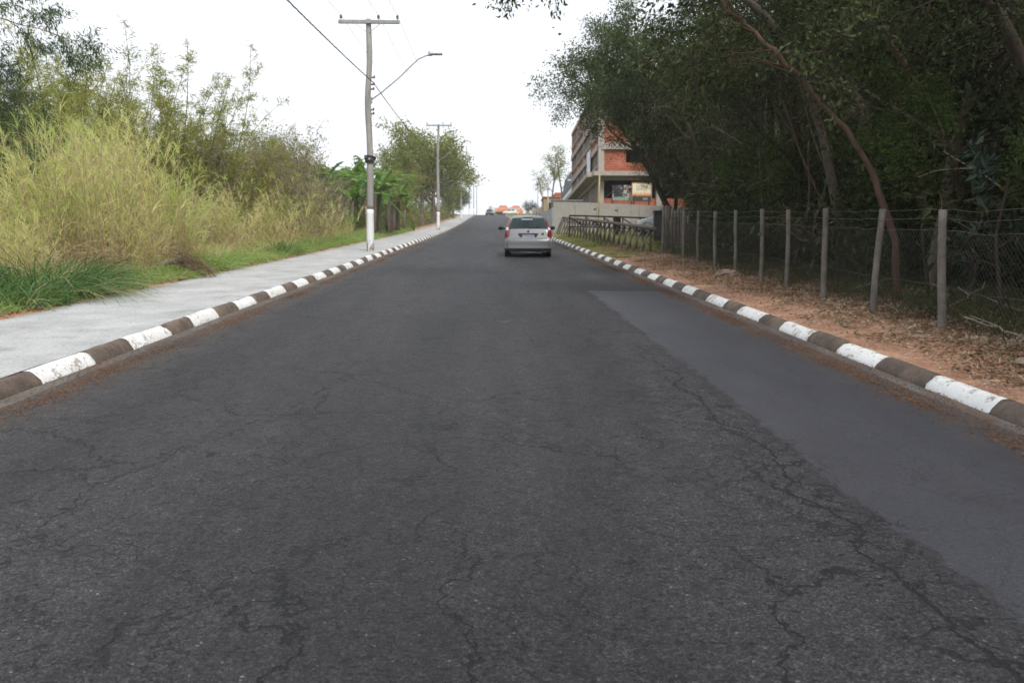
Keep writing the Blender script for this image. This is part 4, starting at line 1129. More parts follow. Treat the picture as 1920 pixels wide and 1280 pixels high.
def building():
    Yb, Xb = 66.0, rx(1121, 66.0)
    base = SLOPE * Yb
    root = thing('unfinished_building', (Xb, Yb, base), 'tall unfinished building of concrete frame and terracotta hollow brick', 'building')
    Ly, Lx = 22.0, 15.0
    floors = [1.95, 4.75, 7.25, 9.75, 12.15]
    fr = MB()
    for i, z in enumerate(floors):
        fr.box((Lx / 2, Ly / 2, z), (Lx + .1, Ly + .1, .30))
    cols_y = [0.22, 5.5, 10.9, 16.3, Ly - .22]; cols_x = [.22, 5.0, 10.0, Lx - .22]
    for cx in cols_x:
        for cy in cols_y:
            if cx in (cols_x[0], cols_x[-1]) or cy in (cols_y[0], cols_y[-1]):
                for z0, z1 in zip(floors[:-1], floors[1:]):
                    fr.box((cx, cy, (z0 + z1) / 2), (.46, .46, z1 - z0 - .302))
    # sill and lintel beams standing a little proud on the road side
    for z in floors[1:-1]:
        fr.box((-.06, Ly / 2, z - .22), (.10, Ly - .5, .46)); 
        fr.box((-.05, Ly / 2, z + .78), (.08, Ly - .5, .13))
        fr.box((Lx / 2, -.06, z - .2), (Lx - .5, .10, .40))
    fr.build('concrete_frame', M['frame_conc'], root)
    MB().box((-.10, Ly / 2 - .4, 4.80), (1.7, Ly - .6, .36)).box((Lx / 2 - .5, -.45, 4.80), (Lx, .95, .355)).build('canopy_slab', M['frame_conc'], root)
    rng = np.random.default_rng(4)
    # walls on the road side, bay by bay with window openings
    for f, (z0, z1) in enumerate(zip(floors[:-1], floors[1:])):
        for y0, y1 in zip(cols_y[:-1], cols_y[1:]):
            a, b2 = y0 + .235, y1 - .235; za, zb = z0 + .152, z1 - .152
            L = b2 - a; mb = MB()
            ops = [(a + L * .16, a + L * .42), (a + L * .60, a + L * .84)]
            zs, zl = za + .82, zb - .38
            if f == 0: zs, zl = za + .7, zb - .2; ops = [(a + L * (.04 + .24 * j), a + L * (.20 + .24 * j)) for j in range(4)]
            mb.box((.2, (a + b2) / 2, (za + zs) / 2), (.15, L, zs - za))
            mb.box((.2, (a + b2) / 2, (zl + zb) / 2), (.15, L, zb - zl))
            cur = a
            for o0, o1 in ops + [(b2, b2)]:
                if o0 > cur: mb.box((.2, (cur + o0) / 2, (zs + zl) / 2), (.15, o0 - cur, zl - zs))
                cur = o1
            mb.build('brick_wall', M['brick'], root)
            fm = MB()
            for o0, o1 in ops:
                for y in (o0, o1): fm.box((.16, y, (zs + zl) / 2), (.26, .07, zl - zs + .06))
            fm.build('window_jamb', M['frame_conc'], root)
        for x0, x1 in zip(cols_x[:-1], cols_x[1:]):
            a, b2 = x0 + .235, x1 - .235; za, zb = z0 + .152, z1 - .152
            mb = MB()
            if f == 0:
                mb.box(((a + b2) / 2, .2, za + .40), (b2 - a, .15, .80))
                # shoring props behind the opening
                pr = MB()
                pr.bar((a + .1, .5, za + 2.6), (a + .9, .5, zb), .08, .08).bar((a + .15, .5, za + .9), (a + .9, .5, za + 1.5), .08, .08)
                pr.build('shoring_prop', M['wood_old'], root)
            else:
                L = b2 - a
                o0, o1 = a + L * .42, a + L * .78
                zs, zl = za + .9, zb - .3
                mb.box((.0 + (a + b2) / 2, .2, (za + zs) / 2), (L, .15, zs - za)); mb.box(((a + b2) / 2, .2, (zl + zb) / 2), (L, .15, zb - zl))
                mb.box(((a + o0) / 2, .2, (zs + zl) / 2), (o0 - a, .15, zl - zs)); mb.box(((o1 + b2) / 2, .2, (zs + zl) / 2), (b2 - o1, .15, zl - zs))
            mb.build('brick_wall', M['brick'], root)
    MB().box((Lx / 2, Ly / 2, 6.4), (Lx - 2.2, Ly - 2.2, 11.2)).build('dark_core', M['dark'], root)  # dark block filling the floors, its colour painted as the rooms' shade
    sh = MB(); sh.box((-.17, 5.4, 6.25), (.03, 2.3, 2.6)); sh.build('hanging_sheet', M['banner_white'], root)
    # parapet blocks
    pb = MB(); pb.box((.2, Ly / 2, 12.42), (.3, Ly, .24)); pb.box((Lx / 2 + .2, .2, 12.42), (Lx - .3, .3, .238)); pb.build('parapet', M['frame_conc'], root)
    return root
building()

# advertising boards in front of the building
def board(name, label, px0, py0, px1, py1, Y):
    x0, x1 = rx(px0, Y), rx(px1, Y); z1, z0 = rz(py0, Y), rz(py1, Y)
    o = thing(name, ((x0 + x1) / 2, Y, z0), label, 'sign')
    return o, x1 - x0, z1 - z0
o, w, h = board('advertising_board', 'square cream and orange advertising board on posts beside the dark banner', 1184.5, 345.5, 1219.5, 378.5, 62.5)
def m_adpanel():
    t = NT('faded_poster'); c = t.co(); x, y, z = t.sep(c)[0:3]
    f = t.math('ADD', z, t.math('MULTIPLY', t.math('SUBTRACT', t.noise(t.co((6, 1, 1.5)), 1.4, 5, 0.65), .5), .35))
    col = t.ramp(t.mapr(f, 0.0, h), [(.26, (.035, .045, .04)), (.30, (.40, .15, .06)), (.38, (.72, .36, .17)), (.50, (.80, .66, .45)), (.95, (.80, .78, .66))])
    return t.fin(col, .6)
MB().box((0, 0, h / 2), (w, .06, h)).build('poster', m_adpanel(), o)
tx = MB(); arng = np.random.default_rng(9)
for j in range(5):
    xx = -w * .30
    while xx < w * .28:
        L = arng.uniform(.04, .10); tx.box((xx + L / 2, -.0325, h * .88 - j * .09), (L, .005, .035)); xx += L + .035
tx.build('printed_line', M['plate_ink'], o)
rg = MB()
for cx in (.18, .36):
    a = np.linspace(0, 2 * math.pi, 17); rg.tube(np.stack([cx + .0 * a + .065 * np.cos(a), 0 * a - .04, .17 + .08 * np.sin(a)], -1), .016, 5, cap=False)
rg.build('ring_mark', M['banner_white'], o)
fm = MB()
fm.bar((-w / 2 - .03, 0, -.02), (-w / 2 - .03, 0, h + .03), .06, .09).bar((w / 2 + .03, 0, -.02), (w / 2 + .03, 0, h + .03), .06, .09).bar((-w / 2, 0, h + .03), (w / 2, 0, h + .03), .06, .09)
fm.build('frame', m_plain('orange_frame', (.42, .17, .06), .6), o)
for s in (-.4, .4): MB().bar((s * w, .08, -2.6), (s * w, .08, .1), .09, .09).build('support_post', M['wood_dark'], o)
o, w, h = board('dark_banner', 'dark banner with pale splashed shapes hung before the open ground floor', 1147.5, 349, 1183.5, 376.5, 62.8)
def m_banner():
    t = NT('splashed_banner'); c = t.co(); x, y, z = t.sep(c)[0:3]
    n = t.noise(t.co((1.6, 1, .8)), 2.3, 6, .7)
    k = t.mapr(n, .53, .58)
    right = t.mapr(x, -.25, .3, -.07, .05)
    k = t.mapr(t.math('ADD', n, right), .52, .56)
    col = t.mix(k, (.018, .022, .03), (.50, .46, .40))
    col = t.mix(t.mapr(t.math('ADD', z, t.math('MULTIPLY', n, .3)), .42, .34), col, (.22, .34, .30))
    col = t.mix(t.mapr(t.noise(t.co(loc=(3, 0, 1)), 2.8, 3), .60, .66), col, (.30, .15, .09))
    return t.fin(col, .6)
g = MB(); n = 12
P = np.array([[(-w / 2 + w * i / n, .03 * math.sin(i * 1.3), h * j / 4) for i in range(n + 1)] for j in range(5)])
i_ = np.arange(4)[:, None] * (n + 1) + np.arange(n)[None, :]
g.add(P.reshape(-1, 3), np.stack([i_, i_ + 1, i_ + n + 2, i_ + n + 1], -1).reshape(-1, 4), 0, True)
g.add(P.reshape(-1, 3) + np.array([0, .02, 0]), np.stack([i_, i_ + n + 1, i_ + n + 2, i_ + 1], -1).reshape(-1, 4), 0, True)
g.build('printed_cloth', m_banner(), o)
fm = MB()
for s in (-.5, .5): MB().bar((s * w, .06, -1.0), (s * w, .06, h + .05), .07, .07).build('support_post', M['wood_dark'], o)

# grey modern building farther up
Yg = 98.0
X0, X1 = rx(1058, Yg), rx(1084, Yg)
zb_ = float(gz(X0, Yg))
o = thing('grey_building', (X0, Yg, zb_), 'grey modern building with a white sloping side wall behind the brick one', 'building')
zt_ = rz(312, Yg) - zb_; zm = rz(346, Yg) - zb_
b = MB(); v = []
for yy in (0, 14): v += [(1.25, yy, 0), (9, yy, 0), (9, yy, zt_), (1.3, yy, zt_), (.9, yy, zm)]
b.add(np.array(v), [(0, 1, 2, 3, 4), (9, 8, 7, 6, 5), (3, 2, 7, 8), (5, 0, 4, 9), (9, 4, 3, 8), (1, 6, 7, 2)])
b.build('wall', M['grey_wall'], o)
b = MB(); v = []
for yy in (-.4, 13): v += [(-.35, yy, 0), (.3, yy, 0), (1.35, yy, zm + .05), (1.05, yy, zm + .05)]
b.add(np.array(v), [(0, 1, 2, 3), (7, 6, 5, 4), (4, 0, 3, 7), (3, 2, 6, 7), (1, 5, 6, 2)])
b.build('sloping_wall', M['white_wall'], o)
MB().box((4.4, -.1, zm + .2), (7.4, .1, .25)).box((4.5, -.1, zt_ - .25), (6.2, .1, .3)).build('ledge', M['trim_dark'], o)
b = MB()
for k in range(3): b.box((2.3 + 2 * k, -.02, zm * .55), (1.3, .06, 1.4))
b.build('window', M['glass'], o)
MB().box((.75, -.5, zm + .32), (.9, .25, .14)).build('floodlight', M['white_wall'], o)

# orange roofed building on the crest
Yo = 236.0
xa, xb = rx(929, Yo), rx(981, Yo)
zb_ = float(road_z(Yo)) - .2
o = thing('tiled_roof_building', ((xa + xb) / 2, Yo, zb_), 'low building with orange tiled hip roofs and teal glazing on the crest', 'building')
W = xb - xa
MB().box((-.6, 4, 1.3), (W * .92, 7, 2.9)).build('wall', M['cream'], o)
zr = rz(397, Yo) - zb_
def hip(mb, cx, cy, w, d, z0, z1):
    mb.add(np.array([(cx - w / 2, cy - d / 2, z0), (cx + w / 2, cy - d / 2, z0), (cx + w / 2, cy + d / 2, z0), (cx - w / 2, cy + d / 2, z0), (cx - w * .2, cy, z1), (cx + w * .2, cy, z1),
                     (cx - w / 2, cy - d / 2, z0 - .2), (cx + w / 2, cy - d / 2, z0 - .2), (cx + w / 2, cy + d / 2, z0 - .2), (cx - w / 2, cy + d / 2, z0 - .2)]),
           [(0, 1, 5, 4), (1, 2, 5), (2, 3, 4, 5), (3, 0, 4), (6, 7, 1, 0), (7, 8, 2, 1), (8, 9, 3, 2), (9, 6, 0, 3), (9, 8, 7, 6)])
for nm, (cx, cy, w_, d_, z0, z1) in (('roof', (-W * .22, 3, W * .56, 9, zr - .3, zr + 1.9)), ('roof', (W * .25, 3.6, W * .5, 8, zr - .2, zr + 1.9)), ('porch_roof', (W * .2, -1.2, W * .62, 3.2, zr - 1.0, zr - .1))):
    mb = MB(); hip(mb, cx, cy, w_, d_, z0, z1); mb.build(nm, M['roof'], o)
b = MB(); b.box((-W * .28, .42, zr * .55), (W * .32, .1, zr * .55)); b.build('glazing', M['teal_glass'], o)
MB().box((W * .40, .42, zr * .45), (W * .10, .1, zr * .7)).build('door', M['trim_dark'], o)
b = MB()
for k in range(4): b.box((W * (-.08 + .18 * k), -2.4, zr * .4), (.25, .25, zr * .8 - .3))
b.build('porch_post', M['cream'], o)
# small ochre house behind the gate
X, Y = rx(1046, 124), 124.0
z = float(gz(X, Y))
o = thing('ochre_house', (X, Y, z), 'small ochre walled house with brick top seen over the sheet fence', 'house')
MB().box((0, 2, 1.6), (4.5, 5, 3.2)).build('wall', M['ochre'], o)
MB().box((.8, 2, 3.6), (2.6, 4.4, .8)).build('upper_wall', M['brick'], o)
b = MB(); hip(b, 0, 2, 7.2, 6, 4.6, 5.2) if False else b.box((-1.0, 2, 3.28), (2.8, 5.4, .14)); b.build('roof', M['roof'], o)
b = MB(); b.box((-1.2, -.52, 1.9), (1.0, .08, 1.0)); b.build('window', M['glass'], o)
for k, (px, Y, py) in enumerate(((1008, 150.0, 348), (1027, 96.0, 358))):
    X = rx(px, Y); z = float(gz(X, Y)); H = rz(py, Y) - z
    o = thing('slim_post', (X, Y, z), ['slim distant post over the slatted site gate', 'pale grey post standing behind the sheet fence near the concrete wall'][k], 'post')  # plain post under a block cap, no lamp on it
    MB().tube([(0, 0, -.1), (0, 0, H)], [.10, .07], 9).build('shaft', M['pole_conc'], o)
    MB().box((0, 0, H + .1), (.3, .3, .22)).build('cap', M['steel_grey'], o)

# ------------------------------------------------------------------ plants: generators
def path(rng, p, d, L, segs, wig, grav):
    pts = [np.array(p, float)]; d = norm(d); ds = [d]
    for i in range(segs):
        d = norm(d + rng.normal(0, wig, 3) + np.array([0, 0, grav]))
        pts.append(pts[-1] + d * L / segs); ds.append(d)
    return np.array(pts), np.array(ds)

def grow(rng, p, d, L, r, spec, lev, tubes, twigs):
    s = spec[lev]
    pts, ds = path(rng, p, d, L, s.get('segs', 5), s.get('wig', .12), s.get('grav', 0.0))
    t = np.linspace(0, 1, len(pts))
    rad = r * (1 - s.get('taper', .7) * t)
    tubes.append((pts, rad, s.get('sides', 6)))
    if lev == len(spec) - 1 or s.get('leafy'):
        twigs.append((pts, ds))
    if lev == len(spec) - 1: return
    n = s['n']; c = spec[lev + 1]
    ph = rng.uniform(0, 6.28)
    for k in range(n):
        u = s.get('start', .35) + (1 - s.get('start', .35)) * (k + rng.uniform(.1, .95)) / n
        i = min(int(u * (len(pts) - 1)), len(pts) - 2); f = u * (len(pts) - 1) - i
        pos = pts[i] * (1 - f) + pts[i + 1] * f; dd = ds[i]
        a = c.get('ang', 50) * rng.uniform(.7, 1.25)
        ph += 2.4 + rng.uniform(-.5, .5)
        ref = np.array([0, 0, 1.0]) if abs(dd[2]) < .9 else np.array([1.0, 0, 0])
        s1 = norm(np.cross(dd, ref)); s2 = np.cross(dd, s1)
        nd = dd * math.cos(R(a)) + (s1 * math.cos(ph) + s2 * math.sin(ph)) * math.sin(R(a))
        nd = nd + np.array(c.get('bias', (0, 0, 0)))
        LL = c['L'] * rng.uniform(.7, 1.2) * (1 - c.get('fall', .35) * u)
        grow(rng, pos, nd, LL, max(.006, np.interp(u, t, rad) * c.get('rr', .6)), spec, lev + 1, tubes, twigs)

def tree(name, seed, spec, H0, r0, barkm, leafm, per, leaf_l, leaf_w, spread, droop=-.25, d0=(0, 0, 1), label='', cat='tree', group=None, leafmix=None, keep=1.0, crown='crown'):
    rng = np.random.default_rng(seed)
    tubes = []; twigs = []
    grow(rng, (0, 0, -.25), d0, H0, r0, spec, 0, tubes, twigs)
    root = thing(name, (0, 0, 0), label, cat, group)
    mb = MB()
    for pts, rad, sd in tubes: mb.tube(pts, np.maximum(rad, .004), sd, cap=False)
    mb.build('trunk', barkm, root)
    P = []; D = []
    for pts, ds in twigs:
        if rng.random() > keep: continue
        n = max(1, int(per * rng.uniform(.6, 1.4)))
        u = rng.random(n) ** .8 * (len(pts) - 1); i = np.minimum(u.astype(int), len(pts) - 2); f = (u - i)[:, None]
        pos = pts[i] * (1 - f) + pts[i + 1] * f
        off = rng.normal(0, 1, (n, 3)) * spread
        P.append(pos + off); D.append(ds[i] * .5 + rng.normal(0, .6, (n, 3)) + np.array([0, 0, droop]))
    P = np.concatenate(P); D = np.concatenate(D)
    mb = MB(); ln = rng.uniform(.65, 1.25, len(P)) * leaf_l
    if leafmix:
        k = rng.random(len(P)) < .5
        mb.leaves(P, D, ln, ln * leaf_w, 0, rng)
        mb.build(crown, [leafm], root)
    else:
        mb.leaves(P, D, ln, ln * leaf_w, 0, rng); mb.build(crown, leafm, root)
    return root, len(P)

# ------------------------------------------------------------------ the wood on the far side of the wire fence
specF = [dict(n=8, segs=7, wig=.10, start=.38, sides=8, taper=.55),
         dict(n=6, L=3.6, segs=6, wig=.16, ang=58, grav=.05, rr=.55, sides=6, start=.25),
         dict(n=5, L=1.9, segs=4, wig=.2, ang=48, grav=.02, rr=.55, sides=4, start=.2),
         dict(L=.85, segs=3, wig=.25, ang=45, grav=-.02, rr=.55, sides=3)]
specE = [dict(n=7, segs=7, wig=.10, start=.58, sides=8, taper=.55),
         dict(n=7, L=4.7, segs=6, wig=.14, ang=60, grav=.07, bias=(0, 0, .4), rr=.55, sides=6, start=.25),
         dict(n=6, L=1.8, segs=4, wig=.2, ang=46, grav=.02, rr=.55, sides=4, start=.2),
         dict(L=.6, segs=3, wig=.25, ang=45, grav=.02, rr=.55, sides=3)]
specB = [dict(n=9, segs=4, wig=.2, start=.02, sides=5, taper=.6),
         dict(n=6, L=1.5, segs=4, wig=.22, ang=48, grav=.05, rr=.7, sides=4, start=.15, leafy=True),
         dict(L=.6, segs=3, wig=.25, ang=50, rr=.6, sides=3)]
G_W = 'trees of the wood behind the wire fence'
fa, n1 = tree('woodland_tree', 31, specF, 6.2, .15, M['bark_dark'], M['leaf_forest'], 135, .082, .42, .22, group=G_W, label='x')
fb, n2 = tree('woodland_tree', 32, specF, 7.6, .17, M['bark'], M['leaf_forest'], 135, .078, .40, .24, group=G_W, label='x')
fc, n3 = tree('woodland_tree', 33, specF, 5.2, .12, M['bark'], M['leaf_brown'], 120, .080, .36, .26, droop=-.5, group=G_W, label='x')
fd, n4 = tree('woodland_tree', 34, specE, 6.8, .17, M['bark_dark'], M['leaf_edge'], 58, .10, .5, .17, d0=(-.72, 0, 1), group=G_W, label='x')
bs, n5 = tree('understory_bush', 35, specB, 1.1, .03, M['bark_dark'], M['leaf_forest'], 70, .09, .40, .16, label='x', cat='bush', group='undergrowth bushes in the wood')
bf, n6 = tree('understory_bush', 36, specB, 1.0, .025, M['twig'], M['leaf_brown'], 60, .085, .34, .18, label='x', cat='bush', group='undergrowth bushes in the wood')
print('leaves', n1, n2, n3, n4, n5, n6)
wr = np.random.default_rng(77)
DEEP = 'dense dark tree standing deep among others in the wood behind the wire fence'
MIDL = 'dark leafy tree in the front rows of the wood close behind the wire fence'
# X, Y, proto, scale, rot, label
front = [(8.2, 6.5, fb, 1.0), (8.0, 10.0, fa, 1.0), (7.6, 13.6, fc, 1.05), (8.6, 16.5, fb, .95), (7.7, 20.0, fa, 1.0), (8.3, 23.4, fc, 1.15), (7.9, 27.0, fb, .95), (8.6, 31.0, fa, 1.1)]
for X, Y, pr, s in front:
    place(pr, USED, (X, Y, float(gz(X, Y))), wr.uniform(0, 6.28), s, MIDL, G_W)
for X, Y, pr, s in [(8.4, 2.0, fa, 1.0), (8.0, -2.5, fb, 1.0), (8.6, -7.0, fc, 1.2), (12.0, 0.0, fb, 1.2), (12.5, -5.5, fa, 1.2)]:  # out-of-view rest of the wood beside and behind the camera, added for its shade
    place(pr, USED, (X, Y, float(gz(X, Y))), wr.uniform(0, 6.28), s, DEEP, G_W)
for Y in np.arange(5.0, 62, 4.2):
    for X0 in (11.5, 15.5, 20.0, 24.5):
        if Y < 8 and X0 > 12: continue
        if Y > 44 and X0 < 14: continue
        if X0 / Y > .85 : continue
        X = X0 + wr.uniform(-1.2, 1.2) + (0.06 * max(0, Y - 30)); y = Y + wr.uniform(-1.4, 1.4)
        pr = (fa, fb, fc, fb)[int(wr.integers(4))]
        place(pr, USED, (X, y, float(gz(X, y))), wr.uniform(0, 6.28), wr.uniform(.95, 1.3) * (1.15 if X0 > 14 else 1), DEEP, G_W)
# street-side trees whose crowns reach out over the road against the sky
for X, Y, s, rot, lab in ((10.4, 37.0, 1.16, .1, 'spreading tree before the unfinished building with its crown reaching over the verge against the sky'),
                          (9.6, 32.0, 1.1, -.5, 'leafy tree next to the stake fence with branches above the log railing'),
                          (12.2, 43.5, 1.15, .35, 'leafy tree whose branches cover the upper floors of the unfinished building'),
                          (11.0, 45.5, 1.2, -.1, 'leafy tree leaning over the ramp railing in front of the brick upper floors')):
    place(fd, USED, (X, Y, float(gz(X, Y))), rot, s, lab, G_W)
for X, Y, pr, s, lab in ((10.6, 46.5, fa, .92, 'dark tree hiding the middle of the unfinished building, beyond the stake fence'), (12.4, 54.0, fb, .85, 'dark tree close before the concrete wall, hiding the far side of the unfinished building'), (10.4, 40.5, fc, .95, 'dull brownish tree with hanging leaves just beyond the stake fence')):
    place(pr, USED, (X, Y, float(gz(X, Y))), wr.uniform(0, 6.28), s, lab, G_W)
# understory
for k, (X, Y, s) in enumerate([(8.1, 8.3, 1.1), (8.8, 9.6, 1.4), (8.0, 11.2, 1.0), (8.2, 12.4, 1.3), (8.0, 14.4, 1.0), (8.3, 15.4, 1.4), (7.6, 17.2, 1.1), (8.6, 18.8, 1.4), (7.7, 21.0, 1.1), (8.9, 22.6, 1.4), (8.0, 24.8, 1.2), (9.0, 26.4, 1.4), (8.2, 29.2, 1.2), (9.6, 30.8, 1.4), (10.4, 34.0, 1.5), (11.0, 37.5, 1.5), (9.8, 12.8, 1.7), (10.2, 16.8, 1.8), (10.6, 20.6, 1.8), (10.8, 25.0, 1.8), (9.4, 7.4, 1.5), (12.5, 30.0, 1.9), (12.5, 40.5, 1.8), (12.6, 48.0, 1.7), (13.4, 35, 1.9), (13.0, 22, 2.0), (12.5, 15, 2.0), (13.5, 27, 2.0), (13.0, 18.5, 2.0), (11.5, 11.0, 1.8), (15, 24, 3.0), (14.5, 20, 2.8), (16, 29, 3.0), (17, 34, 3.0), (13.2, 16.5, 2.6), (11.8, 13.2, 2.4), (16.5, 39, 3.0), (14.5, 44, 2.6), (10.2, 10.0, 2.1), (19, 31, 3.2), (18, 26.5, 3.2), (9.2, 9.0, 2.3), (9.0, 11.8, 2.2), (9.3, 14.2, 2.4), (9.0, 17.0, 2.2), (9.4, 19.6, 2.4), (9.2, 22.4, 2.3), (9.6, 25.2, 2.4), (9.4, 28.4, 2.3), (10.4, 32.4, 2.4), (10.8, 36.0, 2.3)]):
    pr = bs if k % 3 else bf
    place(pr, USED, (X, Y, float(gz(X, Y))), wr.uniform(0, 6.28), s * wr.uniform(.9, 1.1), 'dark leafy bush in the undergrowth of the wood behind the wire fence', 'undergrowth bushes in the wood')

# the two leaning reddish trunks and the bough over the road
def leaning(name, label, pts, r0, r1, leaf, seed, nb, twigL, per, bark):
    rng = np.random.default_rng(seed)
    root = thing(name, tuple(pts[0]), label, 'tree', G_W)
    p = np.array(pts, float) - np.array(pts[0], float)
    m = 24; tt = np.linspace(0, 1, len(p)); t = np.linspace(0, 1, m)
    c = np.stack([np.interp(t, tt, p[:, k]) for k in range(3)], -1)
    for _ in range(3): c[1:-1] = (c[:-2] + c[1:-1] * 2 + c[2:]) / 4
    c[1:-1] += rng.normal(0, .03, (m - 2, 3)); c[0, 2] -= .2
    tubes = [(c, (r0 + (r1 - r0) * t) * rng.uniform(.86, 1.16, m), 10)]; twigs = []
    spec = [dict(n=5, L=twigL, segs=6, wig=.15, grav=.0, sides=5, start=.2, taper=.75), dict(n=4, L=twigL * .5, segs=4, wig=.2, ang=48, rr=.6, sides=4, start=.15), dict(L=twigL * .24, segs=3, wig=.25, ang=45, rr=.6, sides=3)]
    ds = norm(np.gradient(c, axis=0))
    for k in range(nb):
        u = .42 + .58 * (k + .6) / nb; i = min(m - 1, int(u * (m - 1)))
        d = ds[i] * .7 + rng.normal(0, .7, 3) + np.array([0, 0, .15])
        grow(rng, c[i], d, twigL * rng.uniform(.7, 1.15), r1 * .55, spec, 0, tubes, twigs)
    mb = MB()
    for q, rad, sd in tubes: mb.tube(q, np.maximum(rad, .004), sd, cap=False)
    mb.build('trunk', bark, root)
    P = []; D = []
    for q, dd in twigs:
        n = max(1, int(per * rng.uniform(.5, 1.4))); u = rng.random(n) * (len(q) - 1); i = np.minimum(u.astype(int), len(q) - 2); f = (u - i)[:, None]
        P.append(q[i] * (1 - f) + q[i + 1] * f + rng.normal(0, .13, (n, 3))); D.append(dd[i] * .5 + rng.normal(0, .6, (n, 3)) + np.array([0, 0, -.3]))
    P = np.concatenate(P); D = np.concatenate(D); ln = rng.uniform(.6, 1.25, len(P)) * .12
    mb = MB(); mb.leaves(P, D, ln, ln * .42, 0, rng); mb.build('crown', leaf, root)
    return root
def W(px, py, Y): return (rx(px, Y), Y, rz(py, Y))
def G(X, Y): return (X, Y, float(gz(X, Y)))
leaning('leaning_tree', 'slender reddish trunk leaning steeply towards the road behind the second fence post', [G(rx(1702, 12.3), 12.3), W(1668, 385, 12.3), W(1610, 280, 12.4), W(1545, 200, 12.6), W(1470, 120, 12.8), W(1400, 62, 13.2), W(1345, 20, 13.5), W(1310, -30, 13.9)], .052, .028, M['leaf_forest'], 41, 9, 2.2, 26, M['bark_red'])
leaning('leaning_tree', 'pale mossy trunk leaning over the fence beside its first visible post', [G(rx(1838, 13.5), 13.5), W(1800, 300, 13.5), W(1745, 215, 13.6), W(1690, 120, 13.8), W(1640, 50, 14.0), W(1580, -60, 14.4)], .060, .035, M['leaf_forest'], 42, 8, 2.2, 26, M['bark_red'])
leaning('leaning_tree', 'tall bough with sparse drooping twigs hanging out over the road at the top', [G(8.0, 17.8), (7.4, 17.8, 5.0), (6.2, 17.6, 7.3), (4.6, 17.3, 8.25), (2.6, 17.0, 8.65), (.9, 16.7, 8.75), (-.4, 16.4, 8.6)], .11, .022, M['leaf_edge'], 43, 15, 1.5, 20, M['bark'])
leaning('leaning_tree', 'dark slanting bough over the fence in the upper corner of the wood', [G(8.8, 11.5), (8.3, 11.6, 3.8), (7.5, 11.8, 5.5), (6.3, 12.0, 6.4), (5.0, 12.2, 6.9)], .12, .05, M['leaf_forest'], 44, 11, 2.0, 26, M['bark_dark'])
# fresh green saplings in the wood
specY = [dict(n=10, segs=7, wig=.08, start=.45, sides=5, taper=.6), dict(n=5, L=1.3, segs=5, wig=.15, ang=62, grav=.03, rr=.5, sides=4, start=.15, leafy=True), dict(L=.55, segs=3, wig=.2, ang=50, rr=.6, sides=3)]
sa, _ = tree('sapling', 49, specY, 3.6, .035, M['bark_dark'], M['leaf_bright'], 42, .085, .45, .12, label='x', group='light green saplings in the wood')
for X, Y, s, lab in ((7.1, 12.8, 1.0, 'light green sapling spreading level leaves before the leaning reddish trunk'), (8.0, 15.8, 1.25, 'light green sapling behind the leaning reddish trunk'), (6.9, 9.7, .72, 'low light green sapling between the two posts that stand first in the fence'), (7.4, 19.5, .9, 'light green sapling behind the middle of the wire fence'), (8.2, 25.0, 1.1, 'light green sapling near the stakes at the fence end'), (7.9, 30.5, 1.0, 'light green sapling just behind the stake row')):
    place(sa, USED, G(X, Y), wr.uniform(0, 6.28), s, lab)
specZ = [dict(n=6, segs=6, wig=.12, start=.45, sides=5, taper=.6), dict(n=4, L=.8, segs=4, wig=.15, ang=55, grav=.05, rr=.6, sides=4, start=.3), dict(L=.28, segs=3, wig=.15, ang=45, grav=.1, rr=.7, sides=3)]
z_, _ = tree('broadleaf_shrub', 52, specZ, 2.0, .035, M['bark_dark'], m_leaf('broad_blue_leaf', [(.014, .028, .018), (.026, .044, .030), (.045, .066, .050)], .15, rough=.5, spec=.25), 11, .17, .34, .05, droop=-.05, label='broad leaved bluish green shrub over the fence where the picture ends', cat='shrub')
z_.location = G(6.35, 9.7)
# hanging lianas
lr = np.random.default_rng(19)
for k in range(16):
    Y = lr.uniform(9, 26); X = fx(Y) + lr.uniform(1.2, 3.0); z = float(gz(X, Y)); H = lr.uniform(2.5, 5.5)
    n = 14; t = np.linspace(0, 1, n); dx, dy = lr.uniform(-1.2, .6), lr.uniform(-1, 1)
    p = np.stack([X + dx * t ** 1.5 + .12 * np.sin(t * 6 + k), Y + dy * t + .1 * np.cos(t * 5 + k), z - .05 + H * t], -1)
    tag(MB().tube(p, .022 * lr.uniform(.5, 1.2), 5).build('liana', M['bark'] if k % 2 else M['bark_red']), 'thin bare stem climbing up out of the undergrowth behind the wire fence', 'liana', 'thin bare stems in the wood')
# fallen branches on the litter
for k, (X, Y, L, a, lab) in enumerate(((6.1, 13.6, 2.6, .5, 'long crooked dead branch lying on leaf litter behind the third and fourth fence posts'), (6.35, 10.9, 1.6, .75, 'pale dead branch propped up behind the second fence post'), (6.6, 11.5, 1.5, 1.0, 'thin dead branch crossing the propped one behind the second fence post'), (5.75, 8.4, .6, 2.2, 'short pale broken stick poking up out of the litter near the first fence post'), (6.3, 17.5, 1.4, .3, 'dead branch lying in shade behind the middle fence posts'), (6.6, 9.6, 1.0, 1.4, 'brown fallen stick among dead leaves beyond the first fence post'))):
    n = 9; t = np.linspace(0, 1, n); r2 = np.random.default_rng(100 + k)
    x = X + math.cos(a) * L * t + r2.normal(0, .03, n); y = Y + math.sin(a) * L * t + r2.normal(0, .03, n)
    zz = gz(x, y) + .03 + (.22 * t if k in (1, 3) else .10 * np.sin(t * 3))
    mb = MB(); mb.tube(np.stack([x, y, zz], -1), .021 * (1 - .5 * t), 7)
    mb.tube(np.stack([x[4] + .3 * t * math.cos(a + .8), y[4] + .3 * t * math.sin(a + .8), zz[4] + .12 * t], -1), .014 * (1 - .6 * t), 5)
    tag(mb.build('fallen_branch', M['twig']), lab, 'branch', 'dead branches on the forest floor')

